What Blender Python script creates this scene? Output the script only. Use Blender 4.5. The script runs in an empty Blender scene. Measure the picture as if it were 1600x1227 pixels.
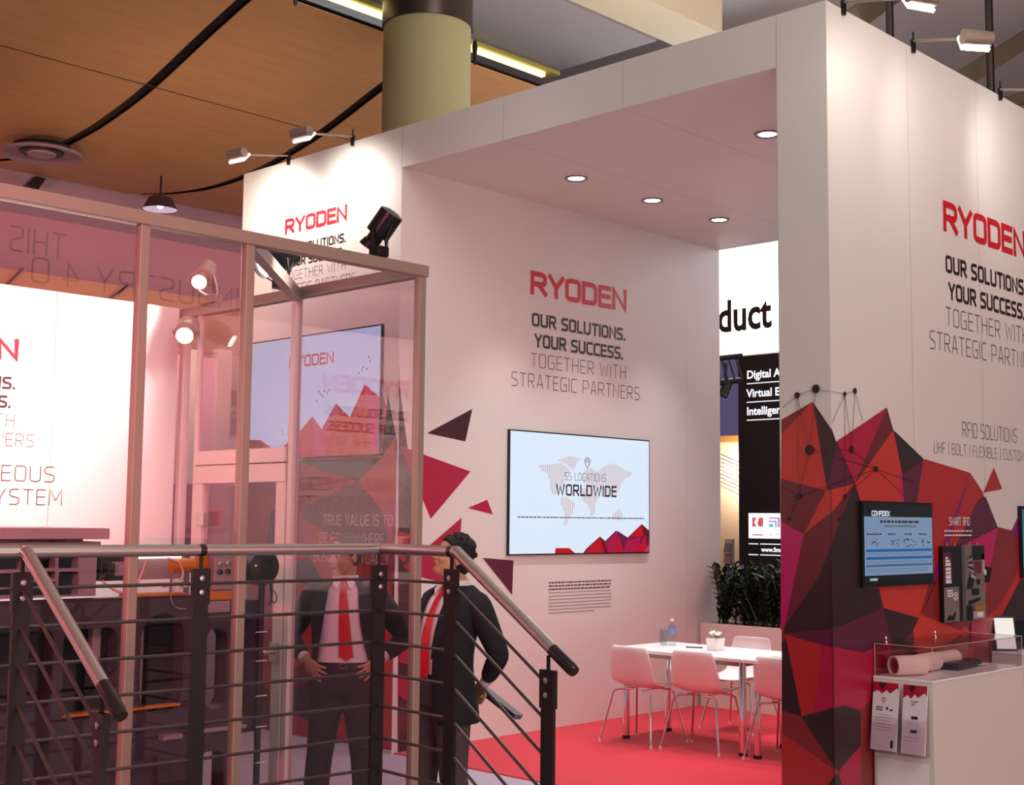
import bpy, bmesh, math, random
from mathutils import Vector as V, Matrix as M
random.seed(7)
S = bpy.context.scene
COL = S.collection
PI = math.pi

# ---------------------------------------------------------------- camera
FPX, PITCH, ROLL, YAW, CZ = 2068.72, math.radians(5.5063), math.radians(0.573), math.radians(44.0339), 1.77
FW = V((math.cos(YAW)*math.cos(PITCH), math.sin(YAW)*math.cos(PITCH), math.sin(PITCH)))
_r = V((math.sin(YAW), -math.cos(YAW), 0)); _u = _r.cross(FW)
RT = _r*math.cos(ROLL) + _u*math.sin(ROLL); UP = -_r*math.sin(ROLL) + _u*math.cos(ROLL)
EYE = V((0, 0, CZ))
cd = bpy.data.cameras.new('camera'); cam = bpy.data.objects.new('camera', cd); COL.objects.link(cam)
cd.sensor_fit = 'HORIZONTAL'; cd.sensor_width = 36.0; cd.lens = FPX/1600*36; cd.clip_start = .05; cd.clip_end = 200
cam.matrix_world = M(((RT.x, UP.x, -FW.x, 0), (RT.y, UP.y, -FW.y, 0), (RT.z, UP.z, -FW.z, CZ), (0, 0, 0, 1)))
S.camera = cam

# ---------------------------------------------------------------- view + world
S.view_settings.view_transform = 'Standard'; S.view_settings.look = 'None'
S.view_settings.exposure = 0.0; S.view_settings.gamma = 1.0; S.view_settings.use_curve_mapping = False
W = bpy.data.worlds.new('hall_air'); S.world = W; W.use_nodes = True
bg = W.node_tree.nodes['Background']; bg.inputs[0].default_value = (.77, .76, .77, 1); bg.inputs[1].default_value = .25

ZT_ROOF = 4.857
def lamp(name, kind, loc, energy, color=(1, 1, 1), target=None, size=.1, spot=None, blend=.5, size_y=None):
    l = bpy.data.lights.new(name, kind); o = bpy.data.objects.new(name, l); COL.objects.link(o)
    o.location = loc; l.energy = energy; l.color = color
    if kind == 'AREA':
        l.size = size
        if size_y: l.shape = 'RECTANGLE'; l.size_y = size_y
    else: l.shadow_soft_size = size
    if spot: l.spot_size = math.radians(spot); l.spot_blend = blend
    if target is not None:
        o.rotation_euler = (V(target)-V(loc)).to_track_quat('-Z', 'Y').to_euler()
    return o
# hall lamps high above, then unseen lights added for tint and fill
lamp('hall_lamp', 'AREA', (2.0, -3.0, 9.0), 400, (1, .98, .90), (7, 4, 1), 5)
lamp('red_tint_fill', 'SPOT', (-1.6, 2.2, 3.4), 1700, (1, .20, .26), (1.2, 5.2, 2.2), .4, 66, 1)  # unseen red spot added for the pink wash on the left
lamp('aisle_fill', 'SPOT', (5.4, 6.2, 8.0), 520, (1, .88, .92), (5.4, 6.6, 0), .4, 52, .8)  # unseen spot added to brighten the aisle floor
lamp('pink_bulkhead_fill', 'SPOT', (0.5, 10.5, 2.6), 620, (1, .50, .52), (5.5, 15.2, 4.2), .4, 62, 1)  # unseen pink spot added to redden and lift the bulkhead
lamp('ceiling_fill', 'SPOT', (4.6, 8.6, 3.0), 270, (1, .74, .52), (9.0, 13.2, 5.6), .4, 70, 1)  # unseen warm spot added to lighten the beech ceiling
lamp('hall_bounce', 'AREA', (2.0, -5.0, .6), 320, (1, .90, .76), (6, 6, 7), 5)  # unseen area light added in place of bounce up to the roof
lamp('roof_fill', 'AREA', (8.9, 6.7, ZT_ROOF+.08), 120, (1, .86, .72), (8.9, 7.0, 9), 3.6, size_y=4.4)  # unseen upward light added to brighten slab, column and pale roof

# ---------------------------------------------------------------- pixel helpers: where a line of sight meets a real plane
def ray(x, y): return FW*FPX + RT*(x-800) - UP*(y-613.5)
def at(x, y, ax, val):
    d = ray(x, y); return EYE + d*((val-EYE[ax])/d[ax])
def dep(x, y, D): return EYE + ray(x, y)*(D/FPX)

# ---------------------------------------------------------------- materials
def lin(c):
    f = lambda v: v/12.92 if v <= .04045 else ((v+.055)/1.055)**2.4
    return tuple(f(v/255) for v in c[:3]) + (1,)
def mat(name, rgb, rough=.5, metal=0, var=.0, scale=20, bump=0, bscale=200, spec=.5, coat=0, emit=None, es=0, sheen=0):
    m = bpy.data.materials.new(name); m.use_nodes = True; nt = m.node_tree; b = nt.nodes['Principled BSDF']
    c = lin(rgb); b.inputs['Base Color'].default_value = c
    b.inputs['Roughness'].default_value = rough; b.inputs['Metallic'].default_value = metal
    b.inputs['Specular IOR Level'].default_value = spec; b.inputs['Coat Weight'].default_value = coat
    if sheen: b.inputs['Sheen Weight'].default_value = sheen
    tc = nt.nodes.new('ShaderNodeTexCoord')
    if var:
        n = nt.nodes.new('ShaderNodeTexNoise'); n.inputs['Scale'].default_value = scale; n.inputs['Detail'].default_value = 4
        r = nt.nodes.new('ShaderNodeMix'); r.data_type = 'RGBA'
        r.inputs[6].default_value = tuple(max(0, v*(1-var)) for v in c[:3])+(1,); r.inputs[7].default_value = tuple(min(1, v*(1+var)) for v in c[:3])+(1,)
        nt.links.new(tc.outputs['Object'], n.inputs['Vector']); nt.links.new(n.outputs['Fac'], r.inputs[0]); nt.links.new(r.outputs[2], b.inputs['Base Color'])
    if bump:
        n = nt.nodes.new('ShaderNodeTexNoise'); n.inputs['Scale'].default_value = bscale; n.inputs['Detail'].default_value = 3
        k = nt.nodes.new('ShaderNodeBump'); k.inputs['Strength'].default_value = bump; k.inputs['Distance'].default_value = .01
        nt.links.new(tc.outputs['Object'], n.inputs['Vector']); nt.links.new(n.outputs['Fac'], k.inputs['Height']); nt.links.new(k.outputs[0], b.inputs['Normal'])
    if emit: b.inputs['Emission Color'].default_value = lin(emit); b.inputs['Emission Strength'].default_value = es
    return m
def glass(name, tint=(255, 255, 255), ior=1.52, rough=0.0):
    m = bpy.data.materials.new(name); m.use_nodes = True; nt = m.node_tree; nt.nodes.clear()
    o = nt.nodes.new('ShaderNodeOutputMaterial'); mx = nt.nodes.new('ShaderNodeMixShader'); f = nt.nodes.new('ShaderNodeFresnel')
    t = nt.nodes.new('ShaderNodeBsdfTransparent'); g = nt.nodes.new('ShaderNodeBsdfGlossy')
    ge = nt.nodes.new('ShaderNodeNewGeometry'); mi = nt.nodes.new('ShaderNodeMix'); mi.inputs[2].default_value = ior; mi.inputs[3].default_value = 1/ior
    nt.links.new(ge.outputs['Backfacing'], mi.inputs[0]); nt.links.new(mi.outputs[0], f.inputs['IOR']); t.inputs[0].default_value = lin(tint); g.inputs['Roughness'].default_value = rough
    nt.links.new(f.outputs[0], mx.inputs[0]); nt.links.new(t.outputs[0], mx.inputs[1]); nt.links.new(g.outputs[0], mx.inputs[2]); nt.links.new(mx.outputs[0], o.inputs[0])
    return m
def emis(name, rgb, s=1.0):
    m = mat(name, (5, 5, 5), .3, emit=rgb, es=s); return m

MT = dict(
 wall=mat('painted_white_panel', (226, 219, 214), .55, var=.015, scale=2),
 logo=mat('red_vinyl', (205, 22, 40), .45), ink=mat('black_vinyl', (40, 22, 26), .5), thin=mat('dark_vinyl', (70, 52, 54), .5),
 seam=mat('panel_joint_grey', (186, 176, 168), .6), whiteink=mat('white_vinyl', (240, 225, 225), .5),
 g_red=mat('print_red', (178, 34, 38), .35), g_org=mat('print_orange_red', (196, 52, 40), .35), g_dark=mat('print_dark_brown', (50, 27, 29), .35),
 g_mar=mat('print_maroon', (105, 32, 40), .35), g_plum=mat('print_plum', (92, 24, 56), .35), g_crim=mat('print_crimson', (172, 18, 60), .35),
 g_mag=mat('print_magenta', (190, 20, 95), .35), g_pur=mat('print_purple', (130, 20, 100), .35), g_brick=mat('print_brick', (130, 32, 34), .35), g_drk2=mat('print_dark_plum', (62, 14, 32), .35),
 alu=mat('brushed_aluminium', (156, 140, 126), .42, .3, var=.05, scale=8), aluw=mat('pale_aluminium', (224, 214, 206), .4, .1, var=.02),
 glass=glass('clear_acrylic', (250, 243, 246)), glassd=glass('bottle_glass', (236, 244, 246)),
 steel=mat('brushed_steel', (206, 196, 190), .34, 1, var=.05, scale=20), steeld=mat('dark_steel', (84, 74, 72), .3, 1),
 post=mat('dark_painted_steel', (30, 25, 26), .45, .3, var=.1, scale=30), bar=mat('grey_steel_bar', (96, 86, 84), .35, .8),
 black=mat('black_plastic', (16, 14, 16), .4, var=.1), blackm=mat('black_enamel', (26, 24, 26), .3, .3), chrome=mat('chrome', (225, 225, 228), .07, 1),
 redcarpet=mat('red_carpet', (204, 20, 46), .95, var=.10, scale=120, bump=.35, bscale=900, sheen=.2), carpet=mat('lilac_grey_carpet', (176, 164, 178), .95, var=.06, scale=90, bump=.3, bscale=700),
 chair=mat('white_plastic', (238, 232, 228), .3), table=mat('white_laminate', (245, 243, 240), .25), counter=mat('counter_white', (226, 216, 206), .45, var=.012, scale=3),
 wood=None, beige=mat('beige_concrete', (150, 144, 108), .7, var=.05, scale=4), slab=mat('grey_plaster', (150, 144, 150), .8, var=.04, scale=3),
 skin=mat('skin', (196, 142, 112), .5, var=.05, scale=30), lip=mat('lip', (160, 88, 80), .45), hair=mat('black_hair', (16, 13, 13), .6, bump=.6, bscale=300), hairg=mat('greying_hair', (62, 54, 50), .7, bump=.6, bscale=300),
 suit=mat('charcoal_suit', (34, 28, 32), .85, var=.06, scale=20), suitn=mat('navy_suit', (16, 16, 26), .85, var=.06, scale=20), trou=mat('grey_wool', (70, 60, 60), .85, var=.08, scale=60),
 shirt=mat('white_shirt', (232, 222, 228), .7, bump=.25, bscale=18), tie=mat('red_silk', (206, 14, 26), .4, bump=.1, bscale=60), eye=mat('eye_white', (220, 214, 210), .2), iris=mat('dark_iris', (24, 14, 12), .2),
 leaf=mat('dark_green_leaf', (30, 52, 26), .35, var=.35, scale=14), leafy=mat('pale_green_leaf', (72, 100, 50), .4, var=.2), petal=mat('white_petal', (244, 240, 226), .5), pot=mat('white_ceramic', (236, 234, 230), .25),
 paper=mat('white_paper', (232, 222, 226), .6), amber=mat('amber_tape', (190, 120, 14), .35, .2), cast=mat('cast_metal', (150, 138, 140), .45, .3, var=.08, scale=12), mach=mat('black_machine_paint', (54, 48, 54), .42, .1, var=.08, scale=10),
 lensw=emis('lamp_glow', (255, 244, 236), 14), lenss=emis('spot_glow', (255, 236, 226), 22), scr=emis('screen_white', (222, 236, 252), .97), scrb=emis('screen_blue', (150, 178, 215), .55),
 litsign=emis('lightbox_white', (250, 252, 255), 5), dkblue=mat('screen_black', (10, 10, 18), .15),
)
def wood_mat():
    m = bpy.data.materials.new('beech_veneer'); m.use_nodes = True; nt = m.node_tree; b = nt.nodes['Principled BSDF']
    tc = nt.nodes.new('ShaderNodeTexCoord'); mp = nt.nodes.new('ShaderNodeMapping'); mp.inputs['Scale'].default_value = (.5, 6, 6)
    n = nt.nodes.new('ShaderNodeTexNoise'); n.inputs['Scale'].default_value = 3; n.inputs['Detail'].default_value = 6
    r = nt.nodes.new('ShaderNodeMix'); r.data_type = 'RGBA'; r.inputs[6].default_value = lin((196, 142, 92)); r.inputs[7].default_value = lin((216, 164, 112))
    nt.links.new(tc.outputs['Object'], mp.inputs[0]); nt.links.new(mp.outputs[0], n.inputs['Vector']); nt.links.new(n.outputs['Fac'], r.inputs[0]); nt.links.new(r.outputs[2], b.inputs['Base Color'])
    b.inputs['Roughness'].default_value = .5; return m
MT['wood'] = wood_mat()

# ---------------------------------------------------------------- mesh builder
class MB:
    def __init__(s): s.v = []; s.f = []; s.mi = []; s.cur = 0
    def add(s, vs, fs, mi=None):
        k = len(s.v); s.v += [V(p) for p in vs]; s.f += [tuple(i+k for i in f) for f in fs]; s.mi += [s.cur if mi is None else mi]*len(fs); return s
    def box(s, lo, hi, bev=0):
        lo, hi = V([min(a, b) for a, b in zip(lo, hi)]), V([max(a, b) for a, b in zip(lo, hi)])
        b = min(bev, min(hi-lo)*.45)
        if b <= 0:
            vs = [(x, y, z) for x in (lo.x, hi.x) for y in (lo.y, hi.y) for z in (lo.z, hi.z)]
            return s.add(vs, [(0, 1, 3, 2), (4, 6, 7, 5), (0, 4, 5, 1), (2, 3, 7, 6), (0, 2, 6, 4), (1, 5, 7, 3)])
        bm = bmesh.new(); bmesh.ops.create_cube(bm, size=1)
        for v in bm.verts: v.co = V([(lo[i]+hi[i])/2+v.co[i]*(hi[i]-lo[i]) for i in range(3)])
        bmesh.ops.bevel(bm, geom=bm.edges[:], offset=b, segments=2, affect='EDGES', profile=.5)
        bm.verts.index_update(); s.add([v.co.copy() for v in bm.verts], [[v.index for v in f.verts] for f in bm.faces]); bm.free(); return s
    def obox(s, c, ax, ay, az, bev=0):   # oriented box: centre and three half vectors
        k = len(s.v); s.box((-1, -1, -1), (1, 1, 1)); c, ax, ay, az = V(c), V(ax), V(ay), V(az)
        for i in range(k, len(s.v)): p = s.v[i]; s.v[i] = c+ax*p.x+ay*p.y+az*p.z
        return s
    def bar(s, a, b, w, h, up=(0, 0, 1)):
        a, b = V(a), V(b); d = b-a; n = d.normalized(); u = V(up)
        x = n.cross(u).normalized(); y = x.cross(n)
        return s.obox((a+b)/2, d/2, x*(w/2), y*(h/2))
    def tube(s, pts, r, seg=12, closed=False, cap=True):
        pts = [V(p) for p in pts]; n = len(pts); rr = r if isinstance(r, (list, tuple)) else [r]*n
        rings = []; prev = None
        for i, p in enumerate(pts):
            a = pts[i-1] if i > 0 else (pts[-1] if closed else p); b = pts[(i+1) % n] if (i < n-1 or closed) else p
            t1 = (p-a).normalized() if (p-a).length > 1e-9 else V((0, 0, 0)); t2 = (b-p).normalized() if (b-p).length > 1e-9 else V((0, 0, 0))
            t = (t1+t2); t = t.normalized() if t.length > 1e-6 else t1
            if prev is None:
                x = t.cross(V((0, 0, 1)) if abs(t.z) < .9 else V((1, 0, 0))).normalized()
            else: x = (prev-t*prev.dot(t)).normalized()
            prev = x; y = t.cross(x)
            rings.append([p+(x*math.cos(2*PI*j/seg)+y*math.sin(2*PI*j/seg))*rr[i] for j in range(seg)])
        return s.loft(rings, closed, cap)
    def loft(s, rings, closed=False, cap=True):
        n = len(rings); seg = len(rings[0]); vs = [p for r in rings for p in r]; fs = []
        for i in range(n if closed else n-1):
            for j in range(seg):
                a, b = i*seg+j, i*seg+(j+1) % seg; c, d = ((i+1) % n)*seg+(j+1) % seg, ((i+1) % n)*seg+j
                fs.append((a, b, c, d))
        if cap and not closed: fs.append(tuple(range(seg))[::-1]); fs.append(tuple((n-1)*seg+j for j in range(seg)))
        return s.add(vs, fs)
    def lathe(s, prof, o=(0, 0, 0), ax=(0, 0, 1), seg=24, cap=True):   # profile of (radius, height)
        o, ax = V(o), V(ax).normalized(); x = ax.cross(V((0, 0, 1)) if abs(ax.z) < .9 else V((1, 0, 0))).normalized(); y = ax.cross(x)
        return s.loft([[o+ax*h+(x*math.cos(2*PI*j/seg)+y*math.sin(2*PI*j/seg))*max(r, 1e-4) for j in range(seg)] for r, h in prof], cap=cap)
    def ell(s, c, r, rot=None, seg=20, rings=12):
        c = V(c); rs = []
        for i in range(rings+1):
            t = PI*i/rings; z = -math.cos(t); q = max(math.sin(t), 1e-3)
            ring = [V((r[0]*q*math.cos(2*PI*j/seg), r[1]*q*math.sin(2*PI*j/seg), r[2]*z)) for j in range(seg)]
            rs.append([c+((rot @ p) if rot else p) for p in ring])
        return s.loft(rs)
    def prism(s, poly, n, th):       # extrude a planar 3-D polygon along n
        n = V(n)*th; k = len(poly); poly = [V(p) for p in poly]
        return s.add(poly+[p+n for p in poly], [tuple(range(k))[::-1], tuple(range(k, 2*k))]+[(i, (i+1) % k, k+(i+1) % k, k+i) for i in range(k)])
    def poly(s, pts, mi=None): return s.add(pts, [tuple(range(len(pts)))], mi)

MW = {}
def wm(o): return MW.get(o.name, M.Identity(4)) if o else M.Identity(4)
def thing(name, label, cat, loc=(0, 0, 0), rz=0, group=None):
    o = bpy.data.objects.new(name, None); COL.objects.link(o); o.empty_display_size = .1
    o.location = loc; o.rotation_euler = (0, 0, rz); MW[o.name] = M.Translation(V(loc)) @ M.Rotation(rz, 4, 'Z')
    o['label'] = label; o['category'] = cat
    if group: o['group'] = group
    return o
def part(name, mb, m, parent=None, smooth=None, label=None, mods=None, fixn=True):
    inv = wm(parent).inverted(); me = bpy.data.meshes.new(name)
    me.from_pydata([inv @ p for p in mb.v], [], mb.f)
    ms = m if isinstance(m, (list, tuple)) else [m]
    for q in ms: me.materials.append(MT[q] if isinstance(q, str) else q)
    if len(ms) > 1: me.polygons.foreach_set('material_index', mb.mi)
    if fixn:
        bm = bmesh.new(); bm.from_mesh(me); bmesh.ops.recalc_face_normals(bm, faces=bm.faces[:]); bm.to_mesh(me); bm.free()
    if smooth:
        me.polygons.foreach_set('use_smooth', [True]*len(me.polygons))
        if smooth is not True: me.set_sharp_from_angle(angle=math.radians(smooth))
    me.update()
    o = bpy.data.objects.new(name, me); COL.objects.link(o)
    if parent: o.parent = parent; MW[o.name] = MW.get(parent.name, M.Identity(4))
    if label: o['label'] = label
    return o
def tag(o, label=None, cat=None, group=None, kind=None):
    for k, v in (('label', label), ('category', cat), ('group', group), ('kind', kind)):
        if v: o[k] = v
    return o
def struct(name, mb, m, label=None, cat=None, smooth=None):
    o = part(name, mb, m, None, smooth); o['kind'] = 'structure'
    if label: o['label'] = label
    if cat: o['category'] = cat
    return o
def dup(root, loc=None, rz=None, label=None):
    def cp(o, par):
        c = o.copy(); COL.objects.link(c)
        if par: c.parent = par
        for ch in list(o.children): cp(ch, c)
        return c
    r = cp(root, None)
    if loc is not None: r.location = loc
    if rz is not None: r.rotation_euler = (0, 0, rz)
    if label: r['label'] = label
    return r
def bake(mb, mods, name='t'):        # evaluate modifiers into a new builder
    me = bpy.data.meshes.new(name); me.from_pydata(mb.v, [], mb.f); bm = bmesh.new(); bm.from_mesh(me); bmesh.ops.recalc_face_normals(bm, faces=bm.faces[:]); bm.to_mesh(me); bm.free()
    o = bpy.data.objects.new(name, me); COL.objects.link(o)
    for t, kw in mods:
        k = o.modifiers.new(t, t)
        for a, b in kw.items(): setattr(k, a, b)
    dg = bpy.context.evaluated_depsgraph_get(); dg.update(); ev = o.evaluated_get(dg); m2 = bpy.data.meshes.new_from_object(ev)
    out = MB(); out.add([v.co.copy() for v in m2.vertices], [tuple(p.vertices) for p in m2.polygons])
    bpy.data.objects.remove(o); bpy.data.meshes.remove(me); bpy.data.meshes.remove(m2); return out

# ---------------------------------------------------------------- lettering
class Plane:
    def __init__(s, o, u, v=(0, 0, 1)): s.o, s.u, s.v = V(o), V(u), V(v); s.n = s.u.cross(s.v)
    def p(s, a, b, off=0): return s.o+s.u*a+s.v*b+s.n*off
def rr(x0, y0, x1, y1, c):
    out = []
    for cx, cy, t0 in ((x0+c, y1-c, 180), (x1-c, y1-c, 90), (x1-c, y0+c, 0), (x0+c, y0+c, -90)): out += [(cx+c*math.cos(math.radians(t0-k*22.5)), cy+c*math.sin(math.radians(t0-k*22.5))) for k in range(5)]
    return out
def _gl():
    g = {}; w = .56; c = .16
    O = rr(0, 0, w, 1, c)
    g['O'] = (w, [O+['C']]); g['Q'] = (w, [O+['C'], [(.35, .2), (.6, -.08)]]); g['0'] = g['O']
    g['A'] = (w, [[(0, 0), (w*.42, 1), (w*.58, 1), (w, 0)], [(.11, .3), (w-.11, .3)]])
    bowl = lambda y0, y1, x: [(0, y1), (x-c, y1), (x-c*.3, y1-c*.3), (x, y1-c), (x, y0+c), (x-c*.3, y0+c*.3), (x-c, y0), (0, y0)]
    g['B'] = (w, [[(0, 0), (0, 1)], bowl(.52, 1, w*.93), bowl(0, .52, w)])
    g['C'] = (w*.92, [[(w*.92, 1), (c, 1), (c*.3, 1-c*.3), (0, 1-c), (0, c), (c*.3, c*.3), (c, 0), (w*.92, 0)]])
    g['D'] = (w, [[(0, 0), (0, 1)], bowl(0, 1, w)])
    g['E'] = (w*.85, [[(w*.85, 1), (0, 1), (0, 0), (w*.85, 0)], [(0, .52), (w*.78, .52)]])
    g['F'] = (w*.82, [[(w*.82, 1), (0, 1), (0, 0)], [(0, .5), (w*.75, .5)]])
    g['G'] = (w, [[(w, 1), (c, 1), (c*.3, 1-c*.3), (0, 1-c), (0, c), (c*.3, c*.3), (c, 0), (w, 0), (w, .48), (w*.55, .48)]])
    g['H'] = (w, [[(0, 0), (0, 1)], [(w, 0), (w, 1)], [(0, .52), (w, .52)]])
    g['I'] = (0, [[(0, 0), (0, 1)]]); g['J'] = (w*.6, [[(w*.6, 1), (w*.6, c), (w*.45, 0), (0, 0)]])
    g['K'] = (w, [[(0, 0), (0, 1)], [(w, 1), (.05, .5), (w, 0)]]); g['L'] = (w*.78, [[(0, 1), (0, 0), (w*.78, 0)]])
    g['M'] = (w*1.3, [[(0, 0), (.04, 1), (w*.65, .3), (w*1.3-.04, 1), (w*1.3, 0)]]); g['N'] = (w, [[(0, 0), (0, 1), (w, 0), (w, 1)]])
    g['P'] = (w, [[(0, 0), (0, 1)], bowl(.42, 1, w)]); g['R'] = (w, [[(0, 0), (0, 1)], bowl(.46, 1, w*.97), [(w*.45, .46), (w, 0)]])
    g['S'] = (w*.92, [[(w*.88, 1), (c, 1), (c*.3, 1-c*.3), (0, 1-c), (0, .62), (c*.6, .54), (w*.92-c*.6, .46), (w*.92, .36), (w*.92, c), (w*.92-c*.3, c*.3), (w*.92-c, 0), (0, 0)]])
    g['T'] = (w*.95, [[(0, 1), (w*.95, 1)], [(w*.475, 1), (w*.475, 0)]]); g['U'] = (w, [[(0, 1), (0, c), (c*.3, c*.3), (c, 0), (w-c, 0), (w-c*.3, c*.3), (w, c), (w, 1)]])
    g['V'] = (w, [[(0, 1), (w*.5, 0), (w, 1)]]); g['W'] = (w*1.5, [[(0, 1), (w*.36, 0), (w*.75, .8), (w*1.14, 0), (w*1.5, 1)]]); g['X'] = (w, [[(0, 0), (w, 1)], [(0, 1), (w, 0)]])
    g['Y'] = (w, [[(0, 1), (w*.5, .45), (w, 1)], [(w*.5, .45), (w*.5, 0)]]); g['Z'] = (w*.9, [[(0, 1), (w*.9, 1), (0, 0), (w*.9, 0)]])
    g['.'] = (0, [[(0, 0), (0, .02)]]); g['|'] = (0, [[(0, -.1), (0, 1.1)]]); g['-'] = (.3, [[(0, .45), (.3, .45)]])
    g['3'] = (w*.9, [[(0, 1), (w*.9-c, 1), (w*.9, 1-c), (w*.9, .6), (w*.75, .52), (.15, .52)], [(w*.75, .52), (w*.9, .42), (w*.9, c), (w*.9-c, 0), (0, 0)]])
    g['5'] = (w*.9, [[(w*.85, 1), (0, 1), (0, .56), (w*.9-c, .56), (w*.9, .56-c), (w*.9, c), (w*.9-c, 0), (0, 0)]])
    g['4'] = (w, [[(w*.7, 0), (w*.7, 1), (0, .28), (w, .28)]])
    return g
GL = _gl()
def ribbon(mb, pts, h, f, closed, mi):
    n = len(pts); P = [V((a, b, 0)) for a, b in pts]; L = []
    if not closed:
        P[0] = P[0]+(P[0]-P[1]).normalized()*h; P[-1] = P[-1]+(P[-1]-P[-2]).normalized()*h
    for i in range(n):
        a = P[i-1] if (i or closed) else None; b = P[(i+1) % n] if (i < n-1 or closed) else None
        d1 = (P[i]-a).normalized() if a is not None else None; d2 = (b-P[i]).normalized() if b is not None else None
        if d1 is None: d1 = d2
        if d2 is None: d2 = d1
        n1 = V((-d1.y, d1.x, 0)); n2 = V((-d2.y, d2.x, 0)); m = n1+n2; m = m.normalized() if m.length > 1e-4 else n1
        k = h/max(m.dot(n1), .6); L.append((P[i]+m*k, P[i]-m*k))
    vs = [f(q.x, q.y) for ab in L for q in ab]; fs = []
    for i in range(n if closed else n-1): j = (i+1) % n; fs.append((2*i, 2*i+1, 2*j+1, 2*j))
    mb.add(vs, fs, mi)
def text(mb, pl, s, cx, top, cap, width=None, wt=.1, gap=.26, off=.002, mi=0, left=None, asp=1.0):
    """caps in strokes: cx centre (or left edge), top of the caps, cap height, total width"""
    x = 0; items = []; sp = .42
    for ch in s:
        if ch == ' ': x += sp; continue
        w, st = GL[ch]; items.append((x, st)); x += w*asp+gap
    tot = x-gap; h = wt*cap/2; H = cap-2*h; k = H if width is None else (width-2*h)/tot
    x0 = (left+h) if left is not None else cx-(tot*k)/2; y0 = top-cap+h
    kk = 0
    for ox, st in items:
        for q in st:
            kk += 1; oo = off+.00025*(kk % 4)
            cl = q[-1] == 'C'; q = q[:-1] if cl else q
            ribbon(mb, [(x0+(ox+a*asp)*k, y0+b*H) for a, b in q], h, lambda a, b, oo=oo: pl.p(a, b, oo), cl, mi)
def ftext(mb, pl, s, left, base, size, off=.002, mi=0, xs=1.0, bold=0, shear=0):
    """mixed-case lettering from the built-in typeface; size = cap height"""
    cu = bpy.data.curves.new('t', 'FONT'); cu.body = s; cu.size = size/.73; cu.offset = bold; cu.shear = shear; cu.resolution_u = 3; cu.fill_mode = 'FRONT'
    o = bpy.data.objects.new('t', cu); COL.objects.link(o); dg = bpy.context.evaluated_depsgraph_get(); dg.update()
    me = bpy.data.meshes.new_from_object(o.evaluated_get(dg))
    mb.add([pl.p(left+v.co.x*xs, base+v.co.y, off) for v in me.vertices], [tuple(p.vertices) for p in me.polygons], mi)
    bpy.data.objects.remove(o); bpy.data.curves.remove(cu); bpy.data.meshes.remove(me)
def rect(mb, pl, a0, b0, a1, b1, off=.001, mi=0): mb.add([pl.p(a0, b0, off), pl.p(a1, b0, off), pl.p(a1, b1, off), pl.p(a0, b1, off)], [(0, 1, 2, 3)], mi)
def greek(mb, pl, a0, b, width, h, off=.002, mi=0, rnd=None):   # unreadable small print as word-long dashes
    rnd = rnd or random; x = a0
    while x < a0+width-.02:
        w = min(rnd.uniform(2, 6.5)*h*.8, a0+width-x); rect(mb, pl, x, b, x+w, b+h, off, mi); x += w+h*.8
def slogan(pl, cx, top, k, root, logo='logo', ink='ink', thin='thin'):
    a = MB(); text(a, pl, 'RYODEN', cx, top, .21*k, 1.31*k, .215, .2); part('logo_lettering', a, logo, root, label='red logo lettering')
    a = MB(); text(a, pl, 'OUR SOLUTIONS.', cx, top-.366*k, .118*k, 1.27*k, .19, .26); text(a, pl, 'YOUR SUCCESS.', cx, top-.545*k, .118*k, 1.2*k, .19, .26); part('slogan_lettering', a, ink, root, label='bold black lettering')
    a = MB(); text(a, pl, 'TOGETHER WITH', cx, top-.717*k, .122*k, 1.29*k, .05, .26); text(a, pl, 'STRATEGIC PARTNERS.', cx, top-.898*k, .122*k, 1.76*k, .05, .26); part('slogan_lettering', a, thin, root, label='thin dark lettering')
# ================================================================ the setting
XF, YA, YC, YP, XB, YL, ZT, ZF = 6.728, 7.733, 3.952, 4.295, 11.016, 9.9, 4.857, 4.528
b = MB(); b.box((-8, -10, -.05), (40, 30, 0)); floor = struct('floor', b, 'carpet', 'lilac grey carpet of the aisle', 'floor')
b = MB(); b.box((6.75, YC+.01, 0), (XB+.4, YA, .008)); struct('floor', b, 'redcarpet', 'red carpet inside the white stand', 'carpet')
b = MB(); b.box((XF, YA, 0), (XB, YL, ZT)); wl = struct('wall_left', b, 'wall', 'white cabin wall left of the open bay', 'wall')
b = MB(); b.box((XF, YC, 0), (13.2, YP, ZT)); wr = struct('wall_right', b, 'wall', 'white wall with pillar end on the right', 'wall')
b = MB(); b.box((XF, YP, ZF), (XB, YA, ZT)); ce = struct('ceiling', b, 'wall', 'white lintel and ceiling over the open bay', 'ceiling')
# joints between the panels
PF = Plane((XF, 0, 0), (0, -1, 0)); PL = Plane((0, YA, 0), (1, 0, 0)); PR = Plane((0, YC, 0), (1, 0, 0))
PCe = Plane((0, 0, ZF), (1, 0, 0), (0, -1, 0))
PCe.n = V((0, 0, -1))
b = MB()
for y in (6.62, 5.5): rect(b, PF, -y-.002, ZF, -y+.002, ZT)
for y in (5.5, 6.62): rect(b, PCe, XF, -y-.003, XB, -y+.003)
for x in (8.15, 9.6): rect(b, PCe, x-.002, -YA, x+.002, -YP)
part('panel_joint', b, 'seam', ce)
b = MB(); rect(b, PF, -YP-.002, 0, -YP+.002, ZT); [rect(b, PR, x-.002, 0, x+.002, ZT) for x in (7.72, 8.72, 9.72)]; part('panel_joint', b, 'seam', wr)
b = MB(); rect(b, PF, -YA-.003, ZF, -YA+.003, ZT); [rect(b, PL, x-.0015, 0, x+.0015, ZF) for x in (10.45,)]; part('panel_joint', b, 'seam', wl)
slogan(PL, 8.87, 3.921, 1.0, wl); slogan(PF, -8.83, 4.341, .648, wl); slogan(PR, 8.84, 3.918, 1.0, wr)

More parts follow.
